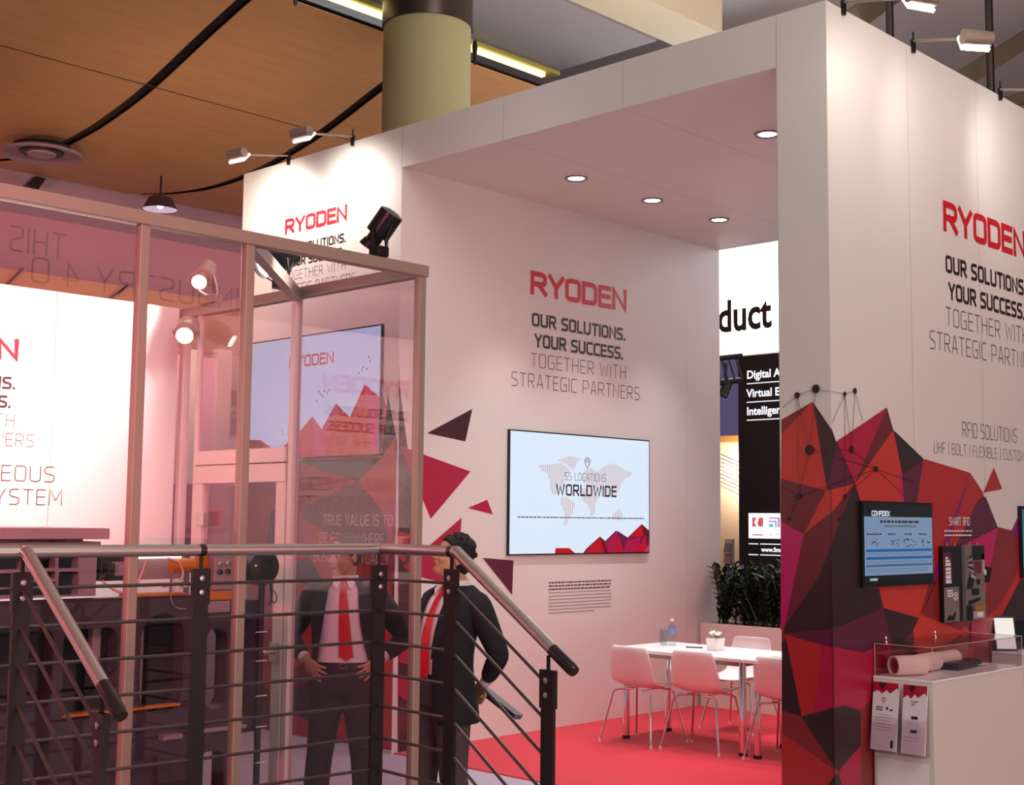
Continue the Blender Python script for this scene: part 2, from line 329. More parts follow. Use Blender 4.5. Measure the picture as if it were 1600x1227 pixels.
# printed facets on the walls
def clip(poly, side):      # keep the part of a facet left or right of the pillar's vertical edge
    cx = lambda y: 1290+(y-1)*.0117 if y < 1000 else 1301.7+(y-1000)*.0117
    out = []; n = len(poly); d = [(x-cx(y))*side for x, y in poly]
    for i in range(n):
        j = (i+1) % n
        if d[i] >= 0: out.append(poly[i])
        if d[i]*d[j] < 0: t = d[i]/(d[i]-d[j]); out.append((poly[i][0]+(poly[j][0]-poly[i][0])*t, poly[i][1]+(poly[j][1]-poly[i][1])*t))
    return out
GC = ['g_red', 'g_org', 'g_dark', 'g_mar', 'g_plum', 'g_crim', 'g_mag', 'g_pur', 'g_brick', 'g_drk2']
RED, ORG, DRK, MAR, PLM, CRI, MAG, PUR, BRK, DK2 = range(10)
FAC = [(BRK, [(1221, 657), (1270, 629), (1300, 673), (1306, 691), (1385, 638), (1394, 672), (1442, 718), (1515, 740), (1535, 771), (1557, 824), (1580, 829), (1640, 851), (1640, 1010), (1500, 1250), (1222, 1250)]),
 (BRK, [(1221, 656), (1270, 628), (1221, 679)]), (ORG, [(1221, 679), (1270, 628), (1292, 767), (1220, 748)]),
 (DRK, [(1270, 628), (1300, 672), (1306, 690), (1293, 767)]), (PLM, [(1306, 690), (1334, 756), (1292, 767)]),
 (MAR, [(1220, 748), (1290, 767), (1256, 835), (1220, 815)]), (ORG, [(1291, 767), (1333, 757), (1303, 797), (1256, 835)]),
 (MAG, [(1220, 815), (1256, 835), (1226, 980), (1220, 985)]), (MAR, [(1256, 835), (1303, 797), (1333, 757), (1281, 900), (1227, 980)]),
 (DRK, [(1334, 757), (1346, 790), (1346, 920), (1372, 920), (1379, 951), (1303, 982), (1227, 990), (1226, 980), (1281, 900)]),
 (PLM, [(1227, 991), (1303, 982), (1379, 951), (1392, 999), (1349, 1020), (1303, 1012)]),
 (DRK, [(1380, 951), (1435, 966), (1426, 986), (1405, 1006), (1392, 999)]), (ORG, [(1372, 915), (1453, 905), (1435, 966), (1380, 950)]),
 (ORG, [(1435, 966), (1470, 900), (1520, 1000), (1520, 1060), (1440, 1060), (1426, 986)]), (MAR, [(1405, 1006), (1426, 986), (1440, 1060), (1392, 1060), (1392, 999)]),
 (RED, [(1227, 992), (1285, 1008), (1272, 1113), (1253, 1119)]), (CRI, [(1285, 1008), (1349, 1020), (1392, 999), (1392, 1060), (1344, 1110), (1319, 1102), (1272, 1113)]),
 (DRK, [(1222, 1005), (1229, 1000), (1253, 1119), (1222, 1110)]), (BRK, [(1222, 1110), (1253, 1120), (1309, 1206), (1222, 1146)]),
 (RED, [(1222, 1146), (1309, 1206), (1278, 1250), (1222, 1250)]), (DRK, [(1254, 1120), (1319, 1103), (1344, 1111), (1344, 1165), (1309, 1206)]),
 (CRI, [(1309, 1206), (1344, 1165), (1344, 1250), (1320, 1250)]), (DRK, [(1278, 1250), (1309, 1206), (1320, 1250)]),
 (CRI, [(1306, 690), (1385, 637), (1335, 755)]), (MAR, [(1385, 637), (1395, 672), (1336, 753)]),
 (ORG, [(1395, 672), (1409, 740), (1412, 790), (1345, 790), (1335, 756)]), (DRK, [(1395, 672), (1442, 717), (1410, 740)]),
 (PLM, [(1442, 718), (1431, 790), (1412, 790), (1410, 740)]), (MAG, [(1404, 735), (1409, 740), (1412, 790), (1407, 790)]),
 (RED, [(1442, 717), (1515, 739), (1536, 771), (1525, 786), (1493, 854), (1460, 910), (1450, 910), (1448, 790), (1431, 788)]),
 (RED, [(1536, 770), (1552, 731), (1565, 764)]), (PUR, [(1514, 742), (1504, 780), (1482, 850), (1462, 908), (1454, 912), (1470, 855), (1494, 795)]),
 (PLM, [(1539, 776), (1558, 824), (1505, 851), (1493, 853), (1525, 786)]), (BRK, [(1505, 852), (1493, 854), (1462, 908), (1440, 960), (1500, 985), (1535, 960)]),
 (MAG, [(1559, 824), (1546, 885), (1535, 952), (1518, 925), (1503, 852)]), (BRK, [(1559, 824), (1580, 829), (1592, 836), (1592, 890), (1560, 948), (1541, 966), (1535, 950), (1546, 885)]),
 (PUR, [(1580, 829), (1596, 795), (1600, 842), (1586, 842)]), (RED, [(1592, 890), (1592, 910), (1562, 966), (1541, 972), (1541, 965), (1560, 948)]),
 (DRK, [(1592, 908), (1640, 905), (1640, 1010), (1548, 1010), (1562, 966)]), (CRI, [(1535, 950), (1541, 966), (1541, 1010), (1515, 1010), (1518, 930)]),
 (MAR, [(1592, 836), (1640, 850), (1640, 906), (1592, 900)])]
gp, gr = MB(), MB()
gr.cur = DRK; rect(gr, PR, 7.05, .02, 10.6, 1.62, .0006, DRK)
for i, (c, q) in enumerate(FAC):
    a = clip(q, -1)
    if len(a) > 2: gp.poly([at(x, y, 0, XF)+V((-.001-i*.00012, 0, 0)) for x, y in a], c)
    a = clip(q, 1)
    if len(a) > 2: gr.poly([at(x, y, 1, YC)+V((0, -.001-i*.00012, 0)) for x, y in a], c)
part('facet_graphic', gp, GC, wr, label='printed red and brown facets on the pillar end'); part('facet_graphic', gr, GC, wr, label='printed red and brown facets along the wall')
# dots and lines of the network drawing
net = [(1247, 618, 5), (1276, 608, 7), (1318, 616, 4), (1334, 611, 5), (1266, 703, 8), (1329, 703, 6), (1249, 776, 5), (1319, 776, 4), (1367, 733, 5), (1234, 811, 3), (1310, 811, 3)]
lk = [(0, 1), (1, 2), (2, 3), (0, 4), (0, 6), (1, 4), (2, 5), (2, 7), (3, 5), (4, 6), (4, 5), (5, 8), (6, 9), (7, 8), (6, 8), (7, 10), (4, 8)]
ext = [((1247, 618), (1221, 640)), ((1318, 616), (1298, 662)), ((1334, 611), (1346, 658)), ((1367, 733), (1430, 755)), ((1367, 733), (1412, 775)), ((1249, 776), (1221, 758))]
b = MB()
def wallpt(x, y): return at(x, y, 0, XF)+V((-.009, 0, 0)) if x < 1290+(y-1)*.0117 else at(x, y, 1, YC)+V((0, -.009, 0))
def nline(a, c):
    f = lambda t: (a[0]+(c[0]-a[0])*t, a[1]+(c[1]-a[1])*t)
    ts = [0, 1]; e = lambda q: q[0]-(1290+(q[1]-1)*.0117)
    if e(a)*e(c) < 0: k = e(a)/(e(a)-e(c)); ts = [0, k-.001, k+.001, 1]
    for i in range(0, len(ts), 2): b.tube([wallpt(*f(ts[i])), wallpt(*f(ts[i+1]))], .0013, 5)
for i, j in lk: nline(net[i][:2], net[j][:2])
for a, c in ext: nline(a, c)
for x, y, r in net:
    p = wallpt(x, y); onp = x < 1297; n = V((-1, 0, 0)) if onp else V((0, -1, 0)); R = .0036*r
    b.lathe([(R, 0), (R, .002)], p, n, 20)
part('network_drawing', b, 'ink', wr, label='black dots joined by thin lines')
b = MB()
text(b, PR, 'RFID SOLUTIONS', 0, 2.452, .10, .86, .05, .22, left=8.40); text(b, PR, 'UHF | BOLT | FLEXIBLE | CUSTOMIZED |', 0, 2.30, .075, 1.62, .05, .22, left=7.985); part('caption_lettering', b, 'thin', wr, label='thin dark caption lettering')
q = at(1480, 808, 1, YC); b = MB(); text(b, PR, 'SMART RFID', 0, q.z, .055, .30, .12, .24, left=q.x, off=.012); [greek(b, PR, q.x-.07, q.z-.095-i*.028, .42, .010, .012) for i in range(2)]; part('caption_lettering', b, 'whiteink', wr, label='small white caption lettering')

# bay wall facets
b = MB()
for i, (c, q) in enumerate([(DK2, [(621, 560), (624, 600), (650, 803), (656, 960), (664, 1030), (664, 1186), (621, 1200)]), (DK2, [(667, 677), (738, 639), (727, 690)]),
   (CRI, [(625, 697), (735, 737), (673, 811)]), (CRI, [(731, 794), (761, 781), (770, 804)]), (CRI, [(721, 809), (675, 849), (630, 885), (648, 900), (712, 915), (718, 860)]),
   (PLM, [(754, 872), (802, 876), (800, 930)]), (CRI, [(621, 1034), (649, 955), (664, 1046)]), (CRI, [(621, 1060), (650, 1058), (634, 1095), (621, 1085)]), (MAR, [(621, 1110), (660, 1095), (640, 1140), (621, 1150)]), (RED, [(640, 835), (632, 880), (621, 870), (621, 830)])]):
    pts = [at(x, y, 1, YA) for x, y in q]; pts = [V((max(p.x, XF), p.y-.001-i*.0002, max(p.z, .0))) for p in pts]; b.poly(pts, c)
part('facet_graphic', b, GC, wl, label='printed red triangles and plum facets')
b = MB(); rnd = random.Random(3)
for i in range(10): greek(b, PL, 8.473, 1.232-i*.0285, .84 if i < 9 else .62, .010 if i < 3 else .0055, .002, 0 if i < 3 else 1, rnd)
part('small_print', b, ['ink', 'thin'], wl, label='small block of dark print')
# front facets left of the bay (seen through the clear stand)
gx = {}
b = MB()
FP = [(ORG, [(386, 712), (470, 720), (520, 690), (600, 620), (624, 700), (624, 1175), (386, 1140)]), (DRK, [(606, 616), (624, 690), (624, 720), (596, 716), (603, 650)]),
 (DRK, [(468, 720), (596, 716), (560, 752), (500, 735)]), (ORG, [(596, 716), (618, 683), (634, 740), (634, 860), (560, 752)]), (MAR, [(560, 752), (600, 800), (560, 860), (470, 810), (480, 760)]),
 (RED, [(500, 735), (560, 752), (480, 790), (462, 740)]), (MAG, [(596, 800), (640, 770), (640, 870), (600, 862)]), (PLM, [(560, 860), (600, 800), (610, 870), (580, 900)]),
 (MAG, [(452, 800), (495, 838), (482, 868), (452, 880)]), (ORG, [(495, 838), (560, 860), (545, 920), (482, 868)]), (DRK, [(452, 885), (482, 868), (500, 900), (520, 930), (487, 920), (462, 906)]),
 (RED, [(565, 866), (640, 840), (640, 900), (590, 915), (566, 897)]), (CRI, [(596, 866), (630, 862), (612, 922), (598, 900)]), (DK2, [(626, 868), (650, 868), (650, 1060), (620, 1000), (612, 922)]),
 (ORG, [(460, 906), (484, 917), (462, 945)]), (ORG, [(452, 990), (480, 960), (492, 940), (490, 1020), (470, 1040), (452, 1050)]), (MAR, [(452, 1050), (500, 1020), (600, 1040), (600, 1100), (452, 1110)]),
 (DRK, [(452, 1080), (505, 1060), (520, 1140), (490, 1160), (452, 1120)]), (CRI, [(452, 1110), (520, 1148), (600, 1150), (624, 1175), (452, 1155)]), (RED, [(530, 1110), (560, 1120), (550, 1160), (540, 1160)]),
 (CRI, [(386, 745), (456, 735), (456, 830), (386, 840)]), (RED, [(386, 780), (456, 760), (456, 900), (386, 860)]), (DRK, [(424, 800), (440, 790), (430, 860), (416, 862)]), (PLM, [(400, 900), (456, 880), (456, 960), (420, 1000)]),
 (CRI, [(405, 960), (456, 955), (456, 1060), (405, 1040)]), (MAR, [(405, 1060), (430, 1090), (456, 1050), (456, 1150), (405, 1140)]), (MAG, [(410, 920), (440, 900), (450, 950), (415, 990)])]
for i, (c, q) in enumerate(FP):
    pts = [at(x, y, 0, XF) for x, y in q]; pts = [V((XF-.001-i*.0002, min(max(p.y, YA), YL), max(p.z, 0))) for p in pts]; b.poly(pts, c)
part('facet_graphic', b, GC, wl, label='printed red and brown mountain facets')
b = MB(); [text(b, PF, t, 0, z, .085, w, .07, .26, left=l, off=.008) for t, l, z, w in (('TRUE VALUE IS TO', -8.62, 1.80, .86), ('BE FOUND WHERE', -8.66, 1.655, .80), ('BUSINESS ACTUALLY', -8.73, 1.505, .94))]; part('slogan_lettering', b, 'whiteink', wl, label='thin white lettering')

# ---- hall roof: sagging beech vault with slots, slabs, beams, column
prof = [(9.72, 6.56), (10.05, 6.45), (10.5, 6.34), (11.1, 6.15), (11.7, 5.98), (12.6, 5.82), (13.3, 5.77), (13.9, 5.78), (14.7, 5.86), (15.5, 6.0)]
def pz(y):
    for (a, c), (d, e) in zip(prof, prof[1:]):
        if a <= y <= d: return c+(e-c)*(y-a)/(d-a)
    return prof[-1][1]
ys = [9.72+i*(15.5-9.72)/40 for i in range(41)]
def zs(y): return (pz(max(9.72, y-.3))+2*pz(y)+pz(min(15.5, y+.3)))/4
slots = [6.70-2.14*2, 6.70-2.14, 6.70, 8.84, 10.98]
edges = [-6]+[e for s in slots for e in (s-.065, s+.065)]+[15.5]
b = MB()
for k in range(0, len(edges), 2):
    x0, x1 = edges[k], edges[k+1]
    for rows in ((ys[0], 12.28), (12.286, ys[-1])):
        yy = [y for y in ys if rows[0] < y < rows[1]]; yy = [rows[0]]+yy+[rows[1]]
        rings = [[V((x0, y, zs(y))), V((x1, y, zs(y))), V((x1, y, zs(y)+.012)), V((x0, y, zs(y)+.012))] for y in yy]; b.loft(rings)
wd = struct('ceiling', b, 'wood', 'sagging beech veneer ceiling sail with black slots', 'ceiling', smooth=30)
b = MB(); b.loft([[V((-6, y, zs(y)+.03)), V((15.5, y, zs(y)+.03)), V((15.5, y, zs(y)+.05)), V((-6, y, zs(y)+.05))] for y in ys]); struct('ceiling', b, 'black', 'black void above the slots', 'ceiling')
b = MB(); b.box((-6, 11.515, zs(11.52)-.004), (15.5, 11.525, zs(11.52)+.005)); part('panel_joint', b, mat('veneer_joint', (60, 36, 24), .7), wd)
b = MB(); b.box((-8, 15.56, 0), (40, 15.8, 7.2)); struct('wall_back', b, mat('mauve_plaster', (186, 150, 160), .8, var=.03, scale=1), 'mauve bulkhead beyond the beech ceiling', 'wall')
# second beech strip and drum-shaped banner beyond the clear stand
p0, p1 = at(-60, 410, 1, 14.6), at(300, 470, 1, 14.6); p2, p3 = at(300, 500, 1, 14.6), at(-60, 480, 1, 14.6)
b = MB(); b.box((p0.x-1, 14.6, p3.z-.5), (p1.x+.9, 14.8, p0.z)); fs = struct('ceiling', b, 'wood', 'low beech fascia strip beyond the clear stand', 'ceiling')
b = MB()
for x, y, x2, y2 in ((34, 420, 2, 452), (198, 447, 160, 474), (330, 470, 300, 494)):
    a, c = at(x, y, 1, 14.59), at(x2, y2, 1, 14.59); b.bar(a, c, .02, .1, (0, 1, 0))
part('slot', b, 'black', fs)
zs_ = 7.0; A = at(860, 115, 2, zs_); B = at(1030, 66, 2, zs_)
slab_y1, slab_y0 = A.y, B.y
b = MB(); b.box((-4, slab_y0, zs_), (A.x, slab_y1, zs_+.5)); struct('ceiling', b, 'slab', 'grey plaster ceiling slab above the column', 'ceiling')
b = MB(); b.box((-4, slab_y0-.62, zs_+.02), (A.x+.35, slab_y0-.02, zs_+1.2)); struct('trim_1', b, mat('cream_beam', (206, 192, 166), .7), 'cream roof beam beside the grey slab', 'beam')
b = MB(); b.box((A.x+.36, 2.2, 8.4), (A.x+32, 16, 8.5)); b.box((-4, slab_y0-5, 8.4), (A.x+.36, slab_y0-.62, 8.5)); struct('ceiling', b, mat('pale_ceiling', (238, 234, 230), .8), 'pale roof field right of the beam', 'ceiling')
b = MB(); b.box((9, -12, 8.9), (40, 2.2, 9.0)); struct('ceiling', b, mat('olive_ceiling', (118, 112, 102), .85, var=.04, scale=.6), 'dim grey roof over the right wall', 'ceiling')
def strut(name, x0, y0, x1, y1, D0, D1, w, lab):
    b = MB(); a, c = dep(x0, y0, D0), dep(x1, y1, D1); b.bar(a, c, w, w*1.6); return struct(name, b, mat(name+'_paint', (128, 118, 98), .6), lab, 'beam')
strut('trim_2', 1496, 128, 1640, 38, 16, 17, .13, 'sloping olive roof strut at the upper right')
strut('trim_3', 1335, 30, 1420, -30, 16, 17, .16, 'short sloping olive strut above the pillar')
strut('trim_4', 1044, 46, 1100, -30, 21, 21, .22, 'dark sloping strut right of the cream beam')
strut('trim_5', 1560, 165, 1640, 140, 18, 18, .1, 'thin dark strut behind the right wall')
for i, (x, y0, y1) in enumerate(((1389, -40, 56), (1547, 84, 146))):
    b = MB(); a, c = dep(x, y0, 15.5), dep(x, y1, 15.5); b.tube([(a.x, a.y, 9.0), (a.x, a.y, c.z-.6)], .045, 10); struct('trim_%d' % (6+i), b, 'steeld', ['dark hanger rod above the pillar', 'dark hanger rod above the right wall'][i], 'rod', 30)
# concrete column
c0 = dep(662, 400, 12.35); cx, cy = c0.x, c0.y
b = MB(); b.lathe([(.415, ZT), (.415, 6.98)], (cx, cy, 0), seg=48); b2 = MB()
col = struct('trim_8', b, 'beige', 'round beige column behind the white stand', 'column', 40)
zc = dep(662, 10, 12.0).z
b = MB(); b.lathe([(.43, zc), (.43, 6.99)], (cx, cy, 0), seg=48); part('collar', b, 'steeld', col, 40)
# strip light between beech and slab
a = at(735, 72, 2, 6.95); c = at(852, 113, 2, 6.95)
sl = thing('strip_light', 'glowing yellow strip light tucked under the slab edge behind the column', 'light', (8, a.y, 7.0))
b = MB(); b.box((-2, a.y-.03, 6.90), (c.x, a.y+.03, 6.95)); part('tube', b, emis('tube_yellow', (255, 236, 150), 3.0), sl)
b = MB(); b.box((-2, a.y-.08, 6.952), (c.x+.2, a.y+.12, 6.995)); part('housing', b, mat('strip_housing', (190, 178, 90), .6), sl)
lamp('strip_glow', 'AREA', (6, a.y+.35, 6.9), 60, (1, .9, .55), (6, a.y+1.2, 6.6), 9, size_y=.2)
# hooks hanging from the roof
for i, (x, y0, y1, D) in enumerate(((462, -8, 9, 11.5), (742, 72, 102, 13.5), (252, 520, 545, 9))):
    if i == 2: continue
    t = thing('ceiling_hook', ['small black hook at the top of the beech ceiling', 'small dark hook hanging just right of the column'][i], 'hook', dep(x, y0, D))
    b = MB(); a, c = dep(x, y0, D), dep(x, y1, D); b.tube([(a.x, a.y, a.z+.06), (a.x, a.y, a.z), (a.x, a.y, c.z)], [.012, .03, .012], 8); part('rod', b, 'black', t, 30)
# round air diffuser under the beech ceiling
d = at(65, 240, 2, 5.62)
t = thing('air_diffuser', 'round grey air diffuser on the beech ceiling at the left', 'vent', d)
Z = V((0, 0, 1)); r0 = .42
b = MB(); b.lathe([(r0*.62, .02), (r0, 0), (r0, -.02), (r0*.96, -.03), (r0*.72, .05), (r0*.66, .055)], d, Z, 48); part('outer_ring', b, mat('diffuser_grey', (150, 122, 126), .5), t, 40)
b = MB(); b.lathe([(r0*.66, .05), (r0*.70, .07), (.30, .08)], d, Z, 48); part('throat', b, 'black', t, 40)
b = MB(); b.lathe([(.02, -.02), (r0*.34, -.02), (r0*.36, 0), (.1, .03), (.05, .08)], d, Z, 40); part('core_disc', b, mat('diffuser_core', (170, 140, 145), .5), t, 40)
b = MB(); b.lathe([(r0*.52, 0), (r0*.56, .03), (r0*.50, .03)], d, Z, 40); part('inner_ring', b, 'blackm', t, 40)
# pendant high-bay lamp
d = dep(250, 328, 15.6)
t = thing('pendant_lamp', 'dome pendant lamp hanging beyond the aluminium beam', 'lamp', d)
b = MB(); b.lathe([(.05, .15), (.13, .145), (.15, .11), (.205, 0)], d, Z, 32, cap=False); part('dome', b, mat('dome_dark', (70, 50, 55), .4), t, 40, mods=None)
b = MB(); b.lathe([(.198, .005), (.14, .10), (.04, .13)], d, Z, 32, cap=False); part('reflector', b, emis('dome_glow', (235, 200, 225), .75), t, 40)
b = MB(); b.ell(d+V((0, 0, .06)), (.04, .04, .05)); part('bulb', b, emis('bulb_glow', (255, 225, 255), 4), t, True)
b = MB(); b.tube([d+V((0, 0, .14)), V((d.x, d.y, zs(min(15.4, max(9.8, d.y)))))], .012, 8); part('cord', b, 'black', t)
# dark bracket between bulkhead and beam on the left
d = at(52, 288, 1, 15.3); t = thing('ceiling_bracket', 'grey wedge bracket under the beech edge at the left', 'bracket', d)
b = MB(); q = [(42, 289), (56, 275), (72, 279), (60, 296)]; b.prism([at(x, y, 1, 15.3) for x, y in q], (0, 1, 0), .12); part('plate', b, 'steeld', t)
# ---- recessed downlights in the bay ceiling
k = 0
for yy, xs in ((6.925, (7.885, 8.879, 9.866)), (5.105, (7.87, 8.88, 9.87))):
    for xx in xs:
        lab = [('recessed downlight nearest the bay wall front, leftmost of the row'), 'recessed downlight in the middle of the row near the bay wall', 'recessed downlight nearest the back opening of the bay', 'recessed downlight beside the pillar, highest on the right', 'recessed downlight hidden behind the pillar, middle', 'recessed downlight hidden behind the pillar, far'][k]; k += 1
        if k > 4:
            lamp('downlight_beam', 'SPOT', (xx, yy, ZF-.03), 190, (1, .92, .95), (xx, yy, 0), .05, 70, 1.0); continue
        t = thing('recessed_downlight', lab, 'light', (xx, yy, ZF), 0, 'recessed downlights in the bay ceiling')
        b = MB(); b.lathe([(.066, 0), (.095, 0), (.095, -.008), (.088, -.014), (.068, -.008)], (xx, yy, ZF), Z, 32, cap=False); part('trim_ring', b, mat('ring_white', (150, 130, 130), .4), t, 40)
        b = MB(); b.lathe([(.001, -.004), (.067, -.004)], (xx, yy, ZF), Z, 32); part('lens', b, 'lensw', t)
        lamp('downlight_beam', 'SPOT', (xx, yy, ZF-.03), 190, (1, .92, .95), (xx, yy, 0), .05, 70, 1.0)
# ================================================================ screens
SCM = ['scr', 'ink', 'thin', 'g_red', 'g_crim', 'g_mag', 'g_pur', 'dots', 'logo', 'dkblue', 'scrb', 'bluebar', 'g_dark']
MT['dots'] = emis('map_dots', (226, 196, 200), .8); MT['bluebar'] = emis('blue_row', (30, 120, 195), .5)
for n, c, s in (('s_red', (196, 8, 24), .85), ('s_crim', (176, 14, 74), .85), ('s_pur', (112, 16, 78), .8), ('s_mar', (110, 6, 20), .8), ('s_pink', (200, 60, 110), .8), ('s_ink', (70, 12, 18), .6), ('s_white', (225, 235, 250), .8)): MT[n] = emis(n, c, s)
def tv(name, label, pl, a0, b0, a1, b1, frame, build, mats, th=.022):
    c = pl.p((a0+a1)/2, b0, 0); t = thing(name, label, 'screen', c)
    b = MB(); ax = (pl.p(1, 0)-pl.p(0, 0))
    b.obox(pl.p((a0+a1)/2, (b0+b1)/2, th/2), ax*((a1-a0)/2), pl.n*(th/2), V((0, 0, 1))*((b1-b0)/2)); part('casing', b, 'black', t)
    b = MB(); rect(b, pl, a0+frame, b0+frame, a1-frame, b1-frame, th+.002, 0); build(b, a0+frame, b0+frame, a1-a0-2*frame, b1-b0-2*frame, th+.003); part('display', b, mats, t)
    return t
def mountains(b, pl, P, a0, b0, w, h, off):
    for i, (c, q) in enumerate(P): b.poly([pl.p(a0+x*w, b0+y*h, off+.0002*i) for x, y in q], c)
def world(b, a0, b0, w, h, off):
    X = lambda u: a0+u*w
    Yv = lambda v: b0+(1-v)*h
    # continents as outlines (u to the right, v down) drawn in vertical dot rows
    C = [[(.18, .27), (.26, .26), (.34, .24), (.40, .30), (.37, .36), (.36, .42), (.32, .46), (.30, .52), (.27, .50), (.26, .42), (.25, .34), (.20, .31)], [(.30, .22), (.40, .18), (.47, .19), (.44, .26), (.42, .30), (.38, .25)],
      [(.33, .53), (.38, .53), (.44, .58), (.42, .66), (.39, .70), (.375, .78), (.36, .76), (.36, .66), (.335, .58)],
      [(.48, .38), (.50, .30), (.55, .27), (.60, .30), (.66, .24), (.72, .22), (.80, .27), (.86, .29), (.85, .33), (.80, .35), (.77, .42), (.74, .50), (.70, .47), (.67, .52), (.63, .46), (.58, .44), (.52, .42)],
      [(.49, .45), (.56, .44), (.61, .52), (.585, .58), (.58, .66), (.555, .70), (.535, .60), (.49, .55)], [(.72, .66), (.76, .61), (.79, .67), (.77, .72), (.72, .71)]]
    for poly in C:
        u = min(p[0] for p in poly)
        while u < max(p[0] for p in poly):
            ys = []
            for i in range(len(poly)):
                (xa, ya), (xb, yb) = poly[i-1], poly[i]
                if (xa <= u) != (xb <= u): ys.append(ya+(yb-ya)*(u-xa)/(xb-xa))
            ys.sort()
            for y0, y1 in zip(ys[::2], ys[1::2]): b.add([PL.p(X(u), Yv(y1), off), PL.p(X(u+.0062), Yv(y1), off), PL.p(X(u+.0062), Yv(y0), off), PL.p(X(u), Yv(y0), off)], [(0, 1, 2, 3)], 1)
            u += .0125
    o2 = off+.001
    text(b, PL, '55 LOCATIONS', X(.515), Yv(.318), .066*h, .30*w, .07, .22, o2, 2); text(b, PL, 'WORLDWIDE', X(.525), Yv(.418), .098*h, .44*w, .165, .26, o2, 3)
    ring = [(.527+.019*math.cos(t*PI/6)*1, .215-.032*math.sin(t*PI/6)) for t in range(-1, 8)]+[(.527, .28)]
    ribbon(b, ring, .0025, lambda u, v: PL.p(X(u), Yv(v), o2), True, 2); ribbon(b, [(.527+.008*math.cos(t*PI/4), .212+.013*math.sin(t*PI/4)) for t in range(8)], .002, lambda u, v: PL.p(X(u), Yv(v), o2), True, 2)
    r = random.Random(5); greek(b, PL, X(.05), Yv(.705), .91*w, .009*h, o2, 3, r)
    P = [(4, [(.30, 0), (.305, .045), (.40, .043), (.44, 0)]), (6, [(.50, 0), (.52, .035), (.62, .14), (.66, .10), (.74, .19), (.83, .13), (.94, .25), (1, .19), (1, 0)]), (4, [(.51, 0), (.62, .14), (.655, .06), (.66, 0)]), (7, [(.62, .14), (.66, .08), (.68, 0), (.655, 0)]),
      (5, [(.66, .08), (.75, .19), (.74, .0), (.68, 0)]), (4, [(.72, 0), (.76, .16), (.80, 0)]), (6, [(.75, .19), (.83, .13), (.80, .06)]), (5, [(.80, 0), (.82, .10), (.93, .14), (.92, 0)]), (4, [(.83, .13), (.94, .25), (.97, .16), (.93, .14)]), (7, [(.94, .25), (1, .19), (.97, .05)]), (4, [(.90, 0), (.97, .16), (.98, 0)]), (8, [(.96, 0), (1, .08), (1, 0)])]
    mountains(b, PL, P, a0, b0, w, h, o2)
tv('wall_screen', 'large bright screen with a dotted world map on the bay wall', PL, 7.949, 1.476, 9.843, 2.53, .012, world, ['scr', 'dots', 's_ink', 's_ink', 's_red', 's_crim', 's_pur', 's_mar', 's_pink'])
PFy = Plane((XF, 0, 0), (0, -1, 0))
def fscreen(b, a0, b0, w, h, off):
    text(b, PFy, 'RYODEN', a0+w*.51, b0+h*.845, .098, .60, .17, .2, off+.001, 1)
    P = [(2, [(0, 0), (0, .17), (.13, .16), (.27, .05), (.45, .23), (.53, .33), (.60, .22), (.70, .42), (.80, .30), (.90, .55), (1, .44), (1, 0)]), (3, [(.27, .05), (.45, .23), (.53, .33), (.55, 0)]), (4, [(.53, .33), (.60, .22), (.70, .42), (.62, 0), (.55, 0)]), (3, [(.80, .30), (.90, .55), (.86, 0), (.72, 0)]), (4, [(.90, .55), (1, .44), (1, 0), (.95, 0)]), (5, [(.0, .17), (.13, .16), (.20, 0), (.05, 0)])]
    mountains(b, PFy, P, a0, b0, w, h, off+.001)
    r = random.Random(2)
    for i in range(16):
        u, v = r.choice([(.34, .16), (.55, .40), (.88, .6), (.62, .36)]); u += r.uniform(-.05, .05); v += r.uniform(0, .18); rect(b, PFy, a0+u*w, b0+v*h, a0+u*w+.012, b0+v*h+.016, off+.003, 6)
tv('wall_screen', 'large pale blue screen with red mountains on the front wall behind the clear stand', PFy, -9.74, 2.262, -7.911, 3.298, .012, fscreen, ['scrpale', 's_red', 's_coral', 's_crim2', 's_rose', 's_mar2', 'ink'] if not MT.update(scrpale=emis('screen_pale', (196, 214, 244), .9), s_coral=emis('s_coral', (206, 70, 60), .7), s_crim2=emis('s_crim2', (200, 50, 60), .7), s_rose=emis('s_rose', (205, 60, 110), .75), s_mar2=emis('s_mar2', (150, 40, 50), .6)) else 0)
def table_screen(b, a0, b0, w, h, off):
    X = lambda u: a0+u*w
    Yv = lambda v: b0+(1-v)*h
    def R(u0, v0, u1, v1, m, o=.001): rect(b, PR, X(u0), Yv(v1), X(u1), Yv(v0), off+o, m)
    R(0, .16, 1, .89, 1); text(b, PR, 'CONFIDEX', 0, Yv(.085), .032, .22, .22, .2, off+.001, 2, left=X(.105))
    b.lathe([(.018, 0), (.018, .0005)], PR.p(X(.09), Yv(.075), off+.001), PR.n, 14); b.mi[-30:] = b.mi[-30:]
    r = random.Random(4)
    greek(b, PR, X(.22), Yv(.235), .58*w, .014, off+.002, 3, r); greek(b, PR, X(.28), Yv(.285), .48*w, .008, off+.002, 4, r)
    for u, wd in ((.03, .21), (.33, .13), (.57, .13), (.79, .14)): greek(b, PR, X(u), Yv(.387), wd*w, .008, off+.002, 3, r)
    for u, n in ((.13, 3), (.42, 4), (.64, 6), (.88, 4)):
        for k in range(n*3): a, c = r.uniform(-.06, .06)*(n/4), r.uniform(.43, .53); R(u+a, c, u+a+.018, c+.012, 3, .002)
    for v0, v1, m in ((.565, .60, 5), (.66, .695, 5), (.755, .785, 6)): R(.02, v0, .985, v1, m, .002)
    for v in (.62, .72, .81, .84): greek(b, PR, X(.03), Yv(v+.012), .9*w, .004, off+.002, 7, r)
    text(b, PR, 'CONFIDEX', 0, Yv(.925), .014, .09, .22, .2, off+.001, 2, left=X(.07))
